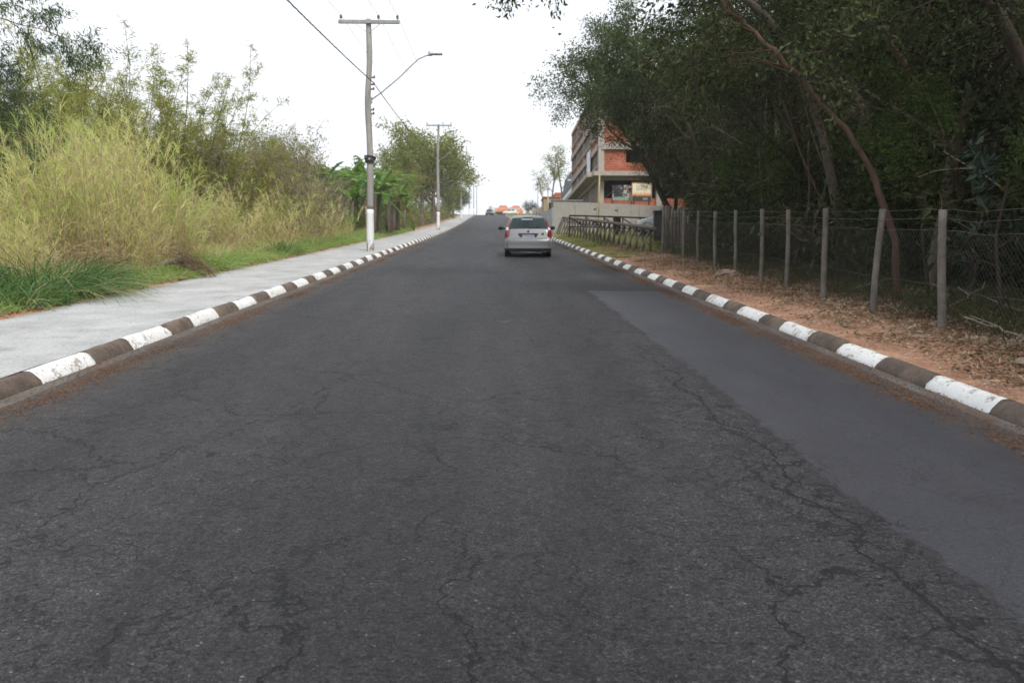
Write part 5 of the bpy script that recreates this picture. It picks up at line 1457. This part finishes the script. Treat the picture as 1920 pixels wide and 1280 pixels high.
# grass in the wood and on the verge
def tufts(name, mat, X, Y, per, L, w, bend, seed, spread=.08, upz=1.0, tilt=.35, lean=(0, 0, 0), zoff=0.0, segs=4):
    rng = np.random.default_rng(seed)
    n = len(X)
    bx = np.repeat(X, per) + rng.normal(0, spread, n * per); by = np.repeat(Y, per) + rng.normal(0, spread, n * per)
    Ls = np.repeat(L * rng.uniform(.6, 1.2, n), per) * rng.uniform(.5, 1.15, n * per)
    d = rng.normal(0, tilt, (n * per, 3)); d[:, 2] = upz
    mb = MB(); mb.blades(np.stack([bx, by, gz(bx, by) - .02 + zoff], -1), d, Ls, w * rng.uniform(.6, 1.3, n * per), bend * rng.uniform(.4, 1.3, n * per), segs, 0, rng, lean)
    return tag(mb.build(name, mat), kind='stuff')
g = np.random.default_rng(50)
n = 900; Y = 7.5 + g.random(n) ** 1.2 * 26; X = fx(Y) + np.abs(g.normal(1.1, 1.0, n)) + .25
tufts('woodland_grass', M['grass_wood'], X, Y, 16, .55, .014, .55, 51, .13)
n = 170; Y = 6.0 + g.random(n) * 22; X = 4.35 + np.abs(g.normal(.8, .6, n))
tufts('weeds', M['grass_deep'], X, Y, 12, .13, .010, .5, 52, .05)
n = 5200; Y = 26.5 + g.random(n) ** 1.3 * 45; X = 4.2 + g.random(n) * 2.6 + np.clip((Y - 45) * .05, 0, 2)
k = (Y > 28.5) | (sn(X, Y, .8) > -.1)
tufts('verge_grass', M['lawn'], X[k], Y[k], 9, .15, .016, .6, 53, .10)
n = 420; Y = 28.6 + g.random(n) * 30; X = rlx(Y) + .25 + np.abs(g.normal(0, 1.0, n))
tufts('rank_grass', M['grass_tall'], X, Y, 10, .42, .016, .5, 54, .12)

# ------------------------------------------------------------------ the overgrown bank beside the sidewalk
def reed_clump(name, seed, nst, H, rad, lean, label, group, leafm, stemm, lpn=9, Lf=.62, wl=.020, tilt=.16, top=True):
    """cane-like tall grass: jointed stems with long arching blades"""
    rng = np.random.default_rng(seed)
    root = thing(name, (0, 0, 0), label, 'tall grass', group)
    st = MB(); lf = MB(); dr = MB()
    B = []; D = []; LL = []; B2 = []; D2 = []; L2 = []
    for k in range(nst):
        a = rng.uniform(0, 6.28); r = rad * math.sqrt(rng.random())
        h = H * rng.uniform(.45, 1.05) * (1 - .25 * r / rad)
        p0 = np.array([r * math.cos(a), r * math.sin(a), -.1])
        d = np.array([math.cos(a) * tilt * r / rad + lean[0] + rng.normal(0, .09), math.sin(a) * tilt * r / rad + lean[1] + rng.normal(0, .09), 1.0])
        pts, ds = path(rng, p0, d, h, 6, .05, -.02)
        st.tube(pts, np.linspace(.009, .004, 7), 3, cap=False)
        n = int(lpn * h / 2.2) + 3
        u = .12 + .88 * (np.arange(n) + rng.random(n)) / n
        i = np.minimum((u * 6).astype(int), 5); f = (u * 6 - i)[:, None]
        pos = pts[i] * (1 - f) + pts[i + 1] * f
        an = rng.uniform(0, 6.28, n)
        out = np.stack([np.cos(an), np.sin(an), np.zeros(n)], -1)
        dd = ds[i] * 1.0 + out * rng.uniform(.25, .8, (n, 1))
        low = u < .33
        B.append(pos[~low]); D.append(dd[~low]); LL.append(Lf * rng.uniform(.5, 1.15, (~low).sum()) * (1 - .25 * u[~low]))
        B2.append(pos[low]); D2.append(dd[low] * np.array([1, 1, .2])); L2.append(Lf * rng.uniform(.5, 1.1, low.sum()))
        if top:
            m = 5; B.append(np.repeat(pts[-1:], m, 0)); D.append(ds[-1] + rng.normal(0, .16, (m, 3))); LL.append(Lf * rng.uniform(.5, 1.0, m))
    st.build('stems', stemm, root)
    B = np.concatenate(B); D = np.concatenate(D); LL = np.concatenate(LL)
    lf.blades(B, D, LL, wl, rng.uniform(.15, .75, len(B)), 4, 0, rng); lf.build('blades', leafm, root)
    B = np.concatenate(B2); D = np.concatenate(D2); LL = np.concatenate(L2)
    dr.blades(B, D, LL, wl, rng.uniform(.5, 1.1, len(B)), 3, 0, rng); dr.build('dry_blades', M['grass_dry'], root)
    return root
G_T = 'clumps of tall cane grass on the overgrown bank'
ra = reed_clump('tall_grass_clump', 61, 120, 3.3, .85, (-.14, 0), 'x', G_T, M['grass_tall'], M['grass_dry'], lpn=11, Lf=.55, wl=.016)
rb = reed_clump('tall_grass_clump', 62, 95, 2.9, .75, (-.05, -.03), 'x', G_T, M['grass_tall'], M['grass_dry'])
rc = reed_clump('tall_grass_clump', 63, 48, 2.7, .55, (-.16, .03), 'x', G_T, M['grass_tall'], M['grass_dry'], lpn=10, Lf=.75, wl=.026)
rd = reed_clump('tall_grass_clump', 66, 34, 4.3, .6, (-.20, .02), 'x', G_T, M['grass_tall'], M['grass_dry'], lpn=8, Lf=.55, wl=.016, tilt=.12)
vr = np.random.default_rng(88)
TG = 'yellowish green cane grass clump among many like it on the bank beside the sidewalk'
spots = [(-8.2, 16.4, ra, 1.05), (-9.3, 17.3, ra, 1.12), (-10.3, 18.4, rb, 1.05), (-8.5, 18.6, ra, 1.14), (-9.6, 20.2, ra, 1.25), (-8.3, 20.4, rb, 1.15), (-10.9, 20.8, ra, 1.15), (-9.2, 15.8, rb, .85), (-8.9, 14.6, rb, .62), (-8.2, 14.4, rb, .5),
         (-12.0, 21.5, ra, 1.1), (-8.9, 22.4, rb, .85), (-10.3, 22.8, ra, 1.25), (-11.6, 24.2, rb, 1.2), (-9.4, 25.0, rc, 1.05), (-8.4, 27.0, rc, .8), (-9.0, 29.5, rc, .95), (-8.1, 31.0, rc, .9), (-9.8, 27.5, rb, .85),
         (-8.3, 34.0, rc, 1.15), (-8.0, 38.2, rc, 1.1), (-8.9, 40.5, rc, 1.2), (-7.9, 43.5, rb, .6), (-10.0, 32.5, rc, 1.15), (-10.4, 39.0, rc, 1.2), (-7.9, 18.0, rb, .6), (-8.0, 21.8, rc, .6), (-11.4, 17.6, rb, .9), (-12.6, 19.8, ra, 1.0), (-8.6, 20.0, rd, 1.1), (-9.4, 21.4, rd, 1.16), (-8.2, 19.0, rd, .98), (-10.2, 21.0, rd, 1.05), (-9.0, 18.2, rd, .92), (-11.0, 22.4, rd, 1.1), (-8.3, 26.0, rd, .78), (-8.6, 32.5, rd, .85), (-8.2, 36.0, rd, .8)]
for X, Y, pr, s in spots:
    place(pr, USED, (X, Y, float(gz(X, Y)) - .02), vr.uniform(-.5, .5), s * vr.uniform(.95, 1.05), TG, G_T)

def grass_clump(name, seed, n, L, w, rad, mat, label, loc, group=None, bend=.8, tilt=.75, dry=0):
    rng = np.random.default_rng(seed)
    root = thing(name, loc, label, 'grass clump', group)
    a = rng.uniform(0, 6.28, n); r = rad * np.sqrt(rng.random(n))
    base = np.stack([r * np.cos(a), r * np.sin(a), np.zeros(n) - .03], -1)
    d = np.stack([np.cos(a) * tilt * r / rad + rng.normal(0, .22, n), np.sin(a) * tilt * r / rad + rng.normal(0, .22, n), np.ones(n)], -1)
    mb = MB(); mb.blades(base, d, L * rng.uniform(.5, 1.15, n), w * rng.uniform(.6, 1.3, n), bend * rng.uniform(.4, 1.4, n), 5, 0, rng); mb.build('blades', mat, root)
    if dry:
        k = rng.integers(0, n, dry)
        mb = MB(); mb.blades(base[k], d[k] * np.array([1.4, 1.4, .8]), L * rng.uniform(.6, 1.3, dry), w * .7, .7, 4, 0, rng); mb.build('dry_blades', M['grass_dry'], root)
    return root
def cl(seed, X, Y, n, L, rad, mat, label, dry=0, w=.022): return grass_clump('grass_clump', seed, n, L, w, rad, mat, label, G(X, Y), 'green grass clumps beside the sidewalk', dry=dry)
cl(70, -7.5, 13.6, 1100, 1.45, .85, M['grass_deep'], 'big dark green grass clump at the sidewalk edge below the tall yellow grass', 90, .024)
cl(71, -7.75, 12.4, 520, 1.25, .75, M['grass_deep'], 'dark green grass clump where the sidewalk leaves the picture')
cl(72, -7.05, 12.3, 240, .62, .45, M['grass_deep'], 'low blue green tuft spilling onto the sidewalk in front of the dark clump', 20, .03)
cl(73, -7.8, 15.2, 480, 1.3, .7, M['grass_deep'], 'dark green grass clump between the big dark clump and the fallen trunk', 40)
cl(74, -7.35, 20.6, 420, .95, .62, M['grass_green'], 'bright green grass clump just beyond the fallen trunk')
cl(75, -7.5, 22.2, 420, 1.0, .65, M['grass_green'], 'bright green grass clump, second beyond the fallen trunk')
cl(76, -7.35, 24.2, 360, .85, .6, M['grass_green'], 'bright green grass clump, third beyond the fallen trunk', 20)
cl(77, -7.45, 28.0, 520, 1.05, .62, M['grass_deep'], 'rounded deep green grass clump on the sidewalk edge before the crooked pole')
cl(78, -7.5, 34.0, 380, .95, .7, M['grass_green'], 'bright green grass clump just past the crooked pole')
cl(79, -7.6, 37.0, 380, .95, .7, M['grass_green'], 'bright green grass clump, second past the crooked pole')
cl(80, -7.5, 41.0, 380, 1.0, .8, M['grass_green'], 'bright green grass clump below the banana plants')
cl(81, -7.5, 46.0, 380, 1.0, .9, M['grass_green'], 'bright green grass clump beyond the banana plants', 20)
cl(83, -6.98, 18.9, 220, .5, .45, M['grass_green'], 'low green tuft in front of the broken brown log', 30)
cl(84, -7.0, 17.9, 240, .6, .45, M['grass_green'], 'low green tuft hiding the lower end of the broken brown log', 40)
cl(82, -7.7, 17.3, 260, .75, .6, M['grass_green'], 'loose green grass clump mixed with straw beside the fallen trunk', 60)
g = np.random.default_rng(90)
n = 2300; Y = 8.5 + g.random(n) ** 1.1 * 62; X = -(6.70 + np.abs(g.normal(.45, .6, n)))
tufts('bank_grass', M['grass_green'], X, Y, 12, .52, .015, .55, 91, .10)
n = 700; Y = 12 + g.random(n) * 45; X = -(7.3 + np.abs(g.normal(.5, .9, n)))
tufts('fresh_bank_grass', M['grass_green'], X, Y, 13, .8, .016, .5, 94, .14, tilt=.3)
n = 800; Y = 12 + g.random(n) * 45; X = -(7.6 + np.abs(g.normal(.6, 1.5, n)))
tufts('tall_bank_grass', M['grass_tall'], X, Y, 13, .95, .015, .45, 92, .14, tilt=.28, lean=(-.1, 0, 0))
n = 520; Y = 12 + g.random(n) * 24; X = -(7.6 + np.abs(g.normal(.4, 1.0, n)))
tufts('dry_straw', M['grass_dry'], X, Y, 12, 1.1, .010, .75, 93, .2, tilt=.6)

# broken trunk with brown fibre lying in the grass
def fallen():
    X, Y = -7.55, 18.4
    root = thing('broken_log', G(X, Y), 'broken brown trunk lying in the grass beside the sidewalk, its fibres frayed', 'log')
    rng = np.random.default_rng(15)
    n = 14; t = np.linspace(0, 1, n)
    mb = MB(); mb.tube(np.stack([-.85 + 1.5 * t, .06 * np.sin(t * 4), .0 + .40 * t], -1), .075 + .012 * np.sin(t * 15), 10)
    mb.tube(np.stack([  .40 + .7 * t, -.05 + .25 * t, .30 - .34 * t ** 1.5], -1), .055 * (1 - .3 * t), 9)
    mb.build('split_wood', M['twig'], root)
    m = 300
    u = rng.random(m); base = np.stack([.35 + .85 * u + rng.normal(0, .06, m), rng.normal(-.12, .16, m), .56 - .42 * u + rng.normal(0, .05, m)], -1)
    d = np.stack([rng.normal(.6, .5, m), rng.normal(-.4, .5, m), rng.normal(-.3, .35, m)], -1)
    mb = MB(); mb.blades(base, d, rng.uniform(.12, .42, m), .016, .5, 3, 0, rng); mb.build('fibre', m_leaf('brown_fibre', [(.05, .03, .02), (.11, .07, .045), (.2, .14, .09)], .05), root)
    return root
fallen()
for k, (X, Y, s, lab) in enumerate(((-6.72, 17.6, (.7, .22, .16), 'long pale broken kerb stone on the red earth beside the fallen trunk'), (-6.66, 15.4, (.14, .12, .10), 'small whitish stone on the sidewalk edge near the dark grass'), (-6.66, 12.0, (.16, .12, .12), 'small brown stone at the sidewalk edge where it leaves the picture'))):
    o = rock_mb(rr, s).build('stone', M['stone'], loc=(X, Y, float(gz(X, Y)) + s[2] * .2)); o.rotation_euler = (0, 0, 1.5 + .2 * k); tag(o, lab, 'stone')

# bamboo behind the grass
def bamboo(name, seed, nc, H, rad, label):
    rng = np.random.default_rng(seed)
    root = thing(name, (0, 0, 0), label, 'bamboo', 'bamboo thickets behind the tall grass')
    cu = MB(); lf = MB(); P = []; D = []; Ls = []
    for k in range(nc):
        a = rng.uniform(0, 6.28); r = rad * math.sqrt(rng.random())
        h = H * (rng.uniform(.4, .8) if k % 3 else rng.uniform(.8, 1.1))
        d = np.array([math.cos(a) * .22 * r / rad + rng.normal(0, .08), math.sin(a) * .22 * r / rad + rng.normal(0, .08), 1])
        pts, ds = path(rng, (r * math.cos(a), r * math.sin(a), -.2), d, h, 12, .045, -.012)
        # arching tip
        bend = np.linspace(0, 1, 13) ** 3.0; o = norm(np.array([math.cos(a) + rng.normal(0, .4), math.sin(a) + rng.normal(0, .4), 0]))
        pts = pts + o * (bend * h * .22)[:, None] - np.array([0, 0, 1]) * (bend * h * .06)[:, None]
        cu.tube(pts, np.linspace(.032, .006, 13), 5, cap=False)
        nb = 34
        u = .10 + .90 * rng.random(nb) ** .8; i = np.minimum((u * 12).astype(int), 11); f = (u * 12 - i)[:, None]
        pos = pts[i] * (1 - f) + pts[i + 1] * f
        for j in range(nb):
            q = rng.uniform(0, 6.28); dd = norm(np.array([math.cos(q), math.sin(q), rng.uniform(.4, 1.6)])); L = rng.uniform(.25, .85) * (1.2 - .75 * u[j])
            m = int(40 * L) + 9
            s = rng.random(m)[:, None] ** .7
            P.append(pos[j] + dd * L * s + np.array([0, 0, -.18]) * s * s * L + rng.normal(0, .05, (m, 3))); D.append(dd * .6 + rng.normal(0, .5, (m, 3)) + np.array([0, 0, -.35])); Ls.append(rng.uniform(.08, .19, m))
    P = np.concatenate(P); D = np.concatenate(D); Ls = np.concatenate(Ls)
    cu.build('culms', m_plain('bamboo_culm', (.25, .24, .09), .5), root)
    lf.leaves(P, D, Ls, Ls * .16, 0, rng); lf.build('foliage', M['leaf_bamboo'], root)
    return root
ba = bamboo('bamboo_thicket', 64, 72, 6.2, 1.7, 'x')
bb_ = bamboo('bamboo_thicket', 65, 56, 7.0, 1.3, 'x')
BL = ['yellow green bamboo thicket just behind the drooping feathery tree', 'yellow green bamboo thicket, second from the feathery tree', 'bamboo thicket with thin plumes rising against the sky behind the tallest grass', 'bamboo thicket, fourth from the feathery tree', 'bamboo thicket with long tips arching towards the crooked pole', 'low olive bamboo thicket behind the bare brown shrubs', 'bamboo thicket filling the gap behind the first bamboo', 'bamboo thicket filling the back of the bank', 'low bamboo thicket behind the cane grass beside the bare shrubs']
for k, (X, Y, pr, s) in enumerate([(-14.6, 24.6, ba, .88), (-13.2, 26.5, bb_, .98), (-12.8, 29.0, ba, 1.06), (-14.6, 32.5, ba, 1.2), (-11.4, 31.5, bb_, 1.05), (-12.4, 37.0, ba, .9), (-18.0, 28.5, ba, 1.15), (-18.0, 34.0, bb_, 1.2), (-10.8, 34.5, ba, .72)]):
    place(pr, USED, G(X, Y), vr.uniform(0, 6.28), s, BL[k])

# feathery tree at the frame's edge
specL = [dict(n=11, segs=8, wig=.08, start=.22, sides=8, taper=.6),
         dict(n=7, L=3.4, segs=7, wig=.12, ang=52, grav=-.01, rr=.5, sides=5, start=.15),
         dict(n=5, L=1.5, segs=5, wig=.15, ang=42, grav=-.10, rr=.55, sides=4, start=.15, leafy=True),
         dict(L=.7, segs=4, wig=.15, ang=40, grav=-.20, rr=.6, sides=3)]
tl, nl = tree('feathery_tree', 37, specL, 6.6, .085, M['bark'], M['leaf_feather'], 78, .12, .22, .09, droop=-.9, label='tall drooping feathery tree rising above the bank where the picture ends')
tl.location = G(-13.2, 18.6); tl.rotation_euler = (0, 0, 1.0)
tl2 = copy_tree(tl); tl2.location = G(-13.2, 21.0); tl2.rotation_euler = (0, 0, 3.2); tl2.scale = (.74, .74, .7); tl2['label'] = 'lower feathery tree behind the tall drooping one on the bank'

# bare brown shrubs
specD = [dict(n=12, segs=5, wig=.14, start=.05, sides=6, taper=.6),
         dict(n=6, L=2.9, segs=6, wig=.14, ang=34, grav=.05, rr=.62, sides=5, start=.25),
         dict(n=6, L=1.5, segs=5, wig=.18, ang=36, grav=.05, rr=.6, sides=4, start=.2),
         dict(n=4, L=.8, segs=4, wig=.22, ang=40, grav=.05, rr=.65, sides=3, start=.2, leafy=True),
         dict(L=.4, segs=3, wig=.25, ang=45, rr=.7, sides=3)]
da, n1 = tree('bare_shrub_tree', 38, specD, 2.3, .09, M['dry_branch'], M['leaf_olive'], 4, .10, .42, .10, droop=-.1, label='x', keep=.28, group='half bare brown shrub trees on the bank')
db, n2 = tree('bare_shrub_tree', 39, specD, 2.6, .09, M['dry_branch'], M['leaf_olive'], 8, .10, .45, .12, droop=-.1, label='x', keep=.42, group='half bare brown shrub trees on the bank')
for X, Y, pr, s, lab in ((-10.6, 29.6, da, 1.0, 'bare brown shrub tree with few leaves behind the cane grass, first beyond the bamboo'), (-9.9, 33.5, da, 1.05, 'bare brown shrub tree with few leaves, middle one of the three brown shrubs'), (-9.1, 36.5, db, 1.08, 'brown branched tree with green leafy top beside the crooked pole'), (-10.6, 40.5, db, 1.15, 'green topped shrub tree behind the brown ones on the bank'), (-8.3, 40.0, da, .78, 'low bare twiggy shrub just behind the crooked pole')):
    place(pr, USED, G(X, Y), vr.uniform(0, 6.28), s, lab)
bo, n3 = tree('bank_bush', 40, specB, 1.2, .03, M['twig'], M['leaf_olive'], 30, .12, .36, .17, label='x', cat='bush', group='olive bushes on the bank')
bd_, n4 = tree('bank_bush', 45, specB, 1.2, .03, M['bark_dark'], M['leaf_forest'], 28, .12, .4, .17, label='x', cat='bush', group='olive bushes on the bank')
for k, (X, Y, s) in enumerate([(-12.6, 25.8, 1.2), (-11.8, 31.0, 1.2), (-12.6, 36.4, 1.6), (-11.2, 39.6, 1.3), (-11.4, 46.0, 1.5), (-11.2, 54.0, 1.3), (-11.6, 59.5, 1.6), (-14.0, 22.8, 1.5), (-11.6, 22.6, 1.2), (-12.8, 40.5, 1.9), (-13.8, 46.5, 1.9), (-16.8, 25.5, 1.9), (-12.0, 52.0, 1.9), (-13.2, 20.8, 1.2)]):
    place(bo, USED, G(X, Y), vr.uniform(0, 6.28), s, 'olive green bush in the thicket behind the cane grass on the bank', 'olive bushes on the bank')
# grey dead twigs sticking out of the grass
specT = [dict(n=8, segs=4, wig=.15, start=.05, sides=4, taper=.6), dict(n=5, L=1.1, segs=4, wig=.2, ang=35, rr=.6, sides=3, start=.2), dict(L=.5, segs=3, wig=.25, ang=40, rr=.6, sides=3)]
def dead(seed, X, Y, lab):
    rng = np.random.default_rng(seed); tubes = []; tw = []
    grow(rng, (0, 0, -.1), (0, 0, 1), 1.3, .03, specT, 0, tubes, tw)
    mb = MB()
    for p, r_, sd in tubes: mb.tube(p, np.maximum(r_, .005), sd, cap=False)
    o = mb.build('dead_shrub', M['dry_branch'], loc=G(X, Y)); tag(o, lab, 'shrub', 'leafless grey shrubs in the cane grass')
dead(1, -8.7, 23.6, 'leafless grey shrub poking out of the cane grass past the tallest clump')
dead(2, -8.9, 26.2, 'leafless grey shrub in the cane grass before the brown shrub trees')
dead(3, -9.4, 24.6, 'taller leafless grey shrub between the two other leafless ones')

# banana plants
def banana(seed):
    rng = np.random.default_rng(seed)
    root = thing('banana_plant', (0, 0, 0), 'x', 'banana plant', 'banana plants on the bank')
    mb = MB(); lv = MB(); dd = MB()
    for s in range(3):
        bx, by = rng.normal(0, .45, 2); h = rng.uniform(1.7, 2.7)
        mb.tube([(bx, by, -.1), (bx + .03, by, h * .5), (bx + .08, by + .04, h)], [.13, .11, .07], 9)
        for k in range(8):
            a = k * 2.4 + rng.uniform(-.4, .4); el = rng.uniform(.9, 1.9) if k < 6 else rng.uniform(-.2, .5)
            L = rng.uniform(1.7, 2.7); W_ = rng.uniform(.36, .52)
            n = 16; t = np.linspace(0, 1, n); out = np.array([math.cos(a), math.sin(a), 0])
            up = np.array([0, 0, 1.0])
            c = np.array([bx + .08, by + .04, h - .1]) + out * (L * (t * .62 + t * t * .16))[:, None] * (1.0 if el < 1.4 else .6) + up * (L * (t * el * .62 - t * t * (.55 + .2 * (el < .6))))[:, None]
            side = np.array([-math.sin(a), math.cos(a), 0])
            w = W_ / 2 * (1 if k < 7 else .35) * np.clip(np.sin(np.clip((t - .10) / .9, 0, 1) * math.pi) ** .5, .03, 1)
            m = lv if k < 7 else dd
            # torn blade: leaflets split off the midrib
            for sg in (-1, 1):
                for j in range(2, n - 1):
                    if rng.random() < .10: continue
                    dr = rng.uniform(.05, .35)
                    tip = side * sg
                    q = [c[j], c[j + 1], c[j + 1] + tip * w[j + 1] - up * w[j + 1] * dr, c[j] + tip * w[j] - up * w[j] * dr]
                    m.add(np.array(q), [(0, 1, 2, 3)], 0)
            m.tube(c, np.linspace(.022, .006, n), 4, cap=False)
    mb.build('stem', M['wood_old'], root); lv.build('leaves', M['banana'], root); dd.build('dead_leaves', M['dead_leaf'], root)
    return root
n1_ = banana(5); n2_ = banana(6)
NL = ['banana plant directly behind the crooked wooden pole', 'banana plant with broad torn leaves arching towards the sidewalk past the pole', 'banana plant, second past the crooked pole', 'banana plant, third past the crooked pole with low leaves', 'banana plant behind the first one with leaves against the sky', 'banana plant standing before the straight second pole', 'banana plant behind the middle of the banana row']
for k, (X, Y, pr, s) in enumerate([(-8.6, 46.0, n1_, 1.25), (-7.9, 51.0, n2_, 1.4), (-7.8, 55.5, n1_, 1.35), (-7.7, 60.0, n2_, 1.25), (-9.6, 50.0, n2_, 1.5), (-7.8, 65.5, n1_, 1.05), (-9.3, 58.5, n1_, 1.6)]):
    place(pr, USED, G(X, Y), vr.uniform(0, 6.28), s, NL[k])

# trees along the far part of the sidewalk
specR = [dict(n=8, segs=6, wig=.12, start=.3, sides=7, taper=.5),
         dict(n=7, L=4.6, segs=6, wig=.15, ang=52, grav=.05, rr=.55, sides=5, start=.2),
         dict(n=5, L=2.2, segs=5, wig=.18, ang=46, grav=.03, rr=.55, sides=4, start=.2),
         dict(L=1.0, segs=3, wig=.25, ang=45, rr=.6, sides=3)]
rt, n5 = tree('roadside_tree', 46, specR, 6.2, .20, M['bark'], M['leaf_olive'], 25, .24, .48, .24, label='x', group='trees along the far sidewalk')
ru, n6 = tree('roadside_tree', 47, specR, 5.2, .16, M['bark_dark'], M['leaf_edge'], 34, .22, .48, .28, label='x', group='trees along the far sidewalk')
RL = ['round crowned olive tree behind the straight second pole', 'tall olive tree with the highest crown beyond the second pole', 'green tree standing between the second and third poles', 'green tree just before the third pole', 'green tree between the third and fourth poles', 'green tree beyond the fourth pole', 'small green tree beside the last poles near the crest', 'brownish tree behind the banana plants', 'green tree behind the tall olive one', 'low tree reaching over the sidewalk by the fourth pole', 'green tree far back on the bank behind the bananas']
for k, (X, Y, pr, s) in enumerate([(-8.4, 75.0, rt, .66), (-7.4, 88.0, rt, 1.28), (-7.2, 101.0, rt, 1.38), (-7.4, 116.0, ru, 1.3), (-7.8, 134.0, rt, 1.25), (-8.2, 152.0, ru, .95), (-8.6, 180.0, ru, .9), (-11.6, 67.0, rt, .5), (-10.5, 98.0, rt, 1.15), (-8.0, 168.0, rt, .62), (-12.5, 80.0, ru, .7)]):
    place(pr, USED, G(X, Y), vr.uniform(0, 6.28), s, RL[k])
for k, (X, Y, s) in enumerate([(-8.4, 66, 1.5), (-8.3, 72, 1.4), (-8.5, 80, 1.6), (-8.4, 90, 1.5), (-8.4, 101, 1.6), (-8.2, 114, 1.7), (-8.4, 124, 1.7), (-8.4, 140, 1.9), (-8.6, 158, 2.0)]):
    place(bo, USED, G(X, Y), vr.uniform(0, 6.28), s, 'low bush under the trees along the far part of the sidewalk', 'bushes along the far sidewalk')

# palm between the far trees and pole
def palm(loc, H, label):
    rng = np.random.default_rng(33)
    root = thing('palm_tree', loc, label, 'palm')
    t = np.linspace(0, 1, 10); MB().tube(np.stack([.2 * np.sin(t * 2), 0 * t, -.2 + (H + .2) * t], -1), .17 - .05 * t, 9).build('trunk', M['bark'], root)
    fr = MB()
    for k in range(16):
        a = k * 2.4; el = rng.uniform(.1, 1.2); L = rng.uniform(1.8, 2.5); n = 14; t = np.linspace(0, 1, n)
        out = np.array([math.cos(a), math.sin(a), 0]); c = np.array([.18, 0, H]) + out * (L * t * .9)[:, None] + np.array([0, 0, 1.0]) * (L * (el * t - (el * .75 + .55) * t * t))[:, None]
        fr.tube(c, np.linspace(.02, .005, n), 3, cap=False)
        b = np.repeat(c[2:], 6, 0); s = np.array([-math.sin(a), math.cos(a), 0]); sg = np.tile([-1, 1], len(b) // 2)[:, None]
        fr.blades(b, s * sg + out * .5 + rng.normal(0, .12, b.shape) - np.array([0, 0, .35]), .55, .035, .4, 3, 0, rng)
    fr.build('fronds', M['leaf_edge'], root)
palm(G(-6.8, 148.0), 10.4, 'slim palm with drooping fronds beyond the third pole')

# far trees over the crest and behind the sheet fence
specS = [dict(n=7, segs=6, wig=.08, start=.45, sides=6, taper=.6),
         dict(n=5, L=2.6, segs=5, wig=.15, ang=48, grav=.06, rr=.5, sides=4, start=.2),
         dict(n=4, L=1.2, segs=4, wig=.2, ang=46, rr=.55, sides=3, start=.2),
         dict(L=.6, segs=3, wig=.25, ang=45, rr=.6, sides=3)]
sp, _ = tree('thin_tree', 48, specS, 9.2, .16, M['bark'], M['leaf_olive'], 11, .22, .45, .22, label='x', group='sparse trees behind the sheet fence')
for X, Y, s, lab in ((rx(1036, 110), 110, .98, 'tall sparse tree seen against the sky just before the grey building'), (rx(1054, 118), 118, 1.05, 'second tall sparse tree against the sky before the grey building'), (rx(1022, 126), 126, .78, 'lower sparse tree behind the ochre house')):
    place(sp, USED, G(X, Y), vr.uniform(0, 6), s, lab)
for k, (px, Y, s, lab) in enumerate(((992, 205, 1.9, 'round dark green shrub beside the orange roofed building'), (1003, 196, 1.5, 'lower dark shrub next to the round one by the tiled roof'), (1013, 150, 1.1, 'yellowish bush over the slatted gate'), (1025, 140, 1.1, 'pale green bush behind the slatted gate'))):
    place(bd_ if k < 2 else bo, USED, G(rx(px, Y), Y), vr.uniform(0, 6), s, lab, 'bushes near the crest of the road')
for k, (px, Y, s, lab) in enumerate(((926, 262, .62, 'small tree beyond the crest beside the dark car'), (962, 275, .62, 'thin tree top over the orange tiled roof'), (975, 285, .70, 'second thin tree top over the orange tiled roof'), (988, 270, .60, 'thin tree top between the tiled roof and dark shrub'))):
    X = rx(px, Y); place(sp if k else ru, USED, (X, Y, float(road_z(Y))), vr.uniform(0, 6), s, lab, 'trees beyond the crest')

# ------------------------------------------------------------------ thin milky air over the street
hz = MB(); hz.box((0, 130, 12), (520, 520, 72))
t = NT('hazy_air')
pv = t.n('ShaderNodeVolumePrincipled', {'Color': (0.97, 0.98, 1.0, 1), 'Density': 0.0005, 'Anisotropy': 0.2})
t.t.links.new(pv.outputs[0], t.out.inputs['Volume'])
tag(hz.build('haze', t.mat), kind='stuff')
